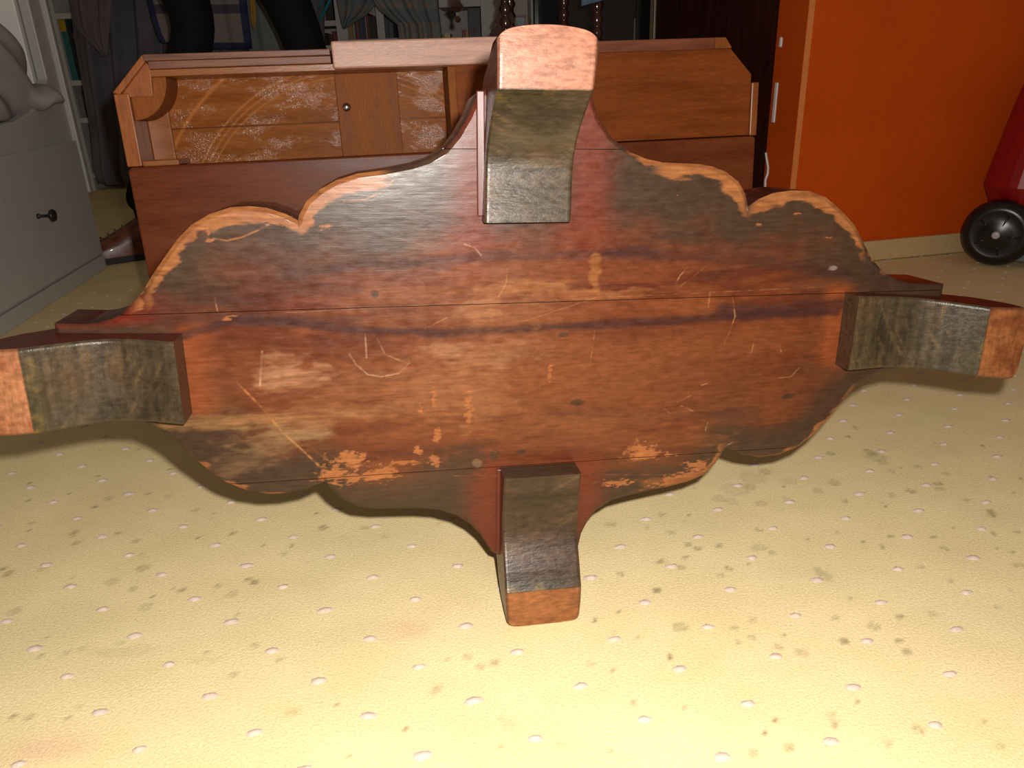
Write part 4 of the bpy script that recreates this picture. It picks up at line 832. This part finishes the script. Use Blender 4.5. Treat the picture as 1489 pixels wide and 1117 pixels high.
plate(at(1131, 69, 1.95).z, at(1131, 54, 1.95).z, .004, 'wall_switch', 'small white switch edge above the upright power strip', 'switch')
pts = [at(1113.5, 222, 1.93), at(1115, 232, 1.93), at(1117, 243, 1.925), at(1116.5, 252, 1.92), at(1113, 262, 1.92), at(1112, 300, 1.93), at(1112, 330, 1.95)]
pts[-1].z = .004
tag(MB().tube(pts, .0028, 8).build('cable', M_pl, None, smooth=True), 'white cable hanging below the power strip by the orange wall', 'cable')

# ================================================================== RED VACUUM CLEANER at the right edge
vc = empty('vacuum_cleaner', (1.164, 1.808, 0), 0, 'red vacuum cleaner with black wheel in front of the orange wall', 'vacuum cleaner')
M_red = plain('red_plastic', (.27, .004, .005), .42, var=.08, coat=.05); M_gp = plain('grey_plastic', (.16, .17, .19), .4); M_rb = plain('black_rubber', (.010, .009, .009), .28, var=.2)
axw = Vector((-.62, -.785, 0)).normalized(); sw = Vector((.785, -.62, 0)); cw = Vector((0, 0, .079))
wh = MB().lathe([(.060, -.035), (.074, -.030), (.078, -.014), (.077, -.002), (.070, .010), (.056, .018), (.053, .0165), (.030, .0205), (.018, .0235), (.002, .025)], cw, axw, 40).build('wheel', M_rb, vc, smooth=True)
MB().lathe([(.0085, .022), (.0085, .027), (.006, .028)], cw, axw, 18).build('hub_cap', plain('hub_grey', (.45, .42, .42), .4), wh, smooth=True)
for k in range(5):
    a = 2 * math.pi * k / 5 + .4; u_ = Vector((0, 0, 1)) * math.cos(a) + sw * math.sin(a)
    MB().tube([cw + axw * .0205 + u_ * .022, cw + axw * .0165 + u_ * .049], .0022, 6).build('spoke', M_rb, wh, smooth=True)
# fender arch behind the wheel
V = []; Fq = []; seg = 26
for k in range(seg):
    a = math.radians(-50 + 150 * k / (seg - 1)); u_ = sw * math.cos(a) + Vector((0, 0, 1)) * math.sin(a)
    for (r, h) in ((.074, -.030), (.083, -.030), (.088, -.085), (.078, -.085)): V.append(cw + axw * h + u_ * r)
for k in range(seg - 1):
    for i in range(4): Fq.append((k * 4 + i, k * 4 + (i + 1) % 4, k * 4 + 4 + (i + 1) % 4, k * 4 + 4 + i))
Fq += [(0, 3, 2, 1), tuple((seg - 1) * 4 + i for i in range(4))]
MB().add(V, Fq).build("fender", M_gp, vc, .0015)
bd = MB()
sec = [(.05, -.02, .30, .020), (.09, -.045, .33, .018)]
lv = [(.03, .10, .16), (.08, .13, .20), (.14, .125, .21), (.185, .150, .22), (.24, .138, .21), (.36, .110, .19), (.50, .06, .17), (.58, .03, .14)]
ctr = Vector((.138, .060, .079)); sx_, ax2 = dW, -dR
rings = []
for z, ex, ey in lv:
    rr_ = []
    for k in range(28):
        a = 2 * math.pi * k / 28; cx = math.copysign(abs(math.cos(a)) ** .7, math.cos(a)); sy = math.copysign(abs(math.sin(a)) ** .7, math.sin(a))
        rr_.append(Vector((ctr.x, ctr.y, 0)) + sx_ * cx * ex + ax2 * sy * ey * .40 + Vector((0, 0, z)))
    rings.append(rr_)
bd.add([p for r in rings for p in r], [(j * 28 + k, j * 28 + (k + 1) % 28, (j + 1) * 28 + (k + 1) % 28, (j + 1) * 28 + k) for j in range(len(lv) - 1) for k in range(28)] + [tuple(range(27, -1, -1)), tuple((len(lv) - 1) * 28 + k for k in range(28))])
bd.build('body', M_red, vc, smooth=False)
MB().prism([((ctr + sx_ * a + ax2 * b).x, (ctr + sx_ * a + ax2 * b).y) for a, b in ((-.10, -.07), (.15, -.07), (.17, 0), (.15, .09), (-.08, .095), (-.11, .04))][::-1], .012, .05).build('chassis', M_gp, vc, .006)
MB().lathe([(.03, -.012), (.035, 0), (.03, .012)], (ctr.x + sw.x * .12, ctr.y + sw.y * .12, .035), sw, 20).build('caster', M_rb, vc, smooth=True)
MB().lathe([(.06, -.03), (.076, -.02), (.076, .01), (.05, .02)], Vector((ctr.x + .19, ctr.y + .0, .0775)), dW, 30).build('wheel', M_rb, vc, smooth=True)
hd = [Vector((ctr.x, ctr.y, .58)) + sw * a + Vector((0, 0, z)) for a, z in ((-.04, -.02), (-.03, .04), (.02, .06), (.07, .04), (.08, -.04))]
MB().tube(hd, .012, 10).build('carry_handle', M_gp, vc, smooth=True)
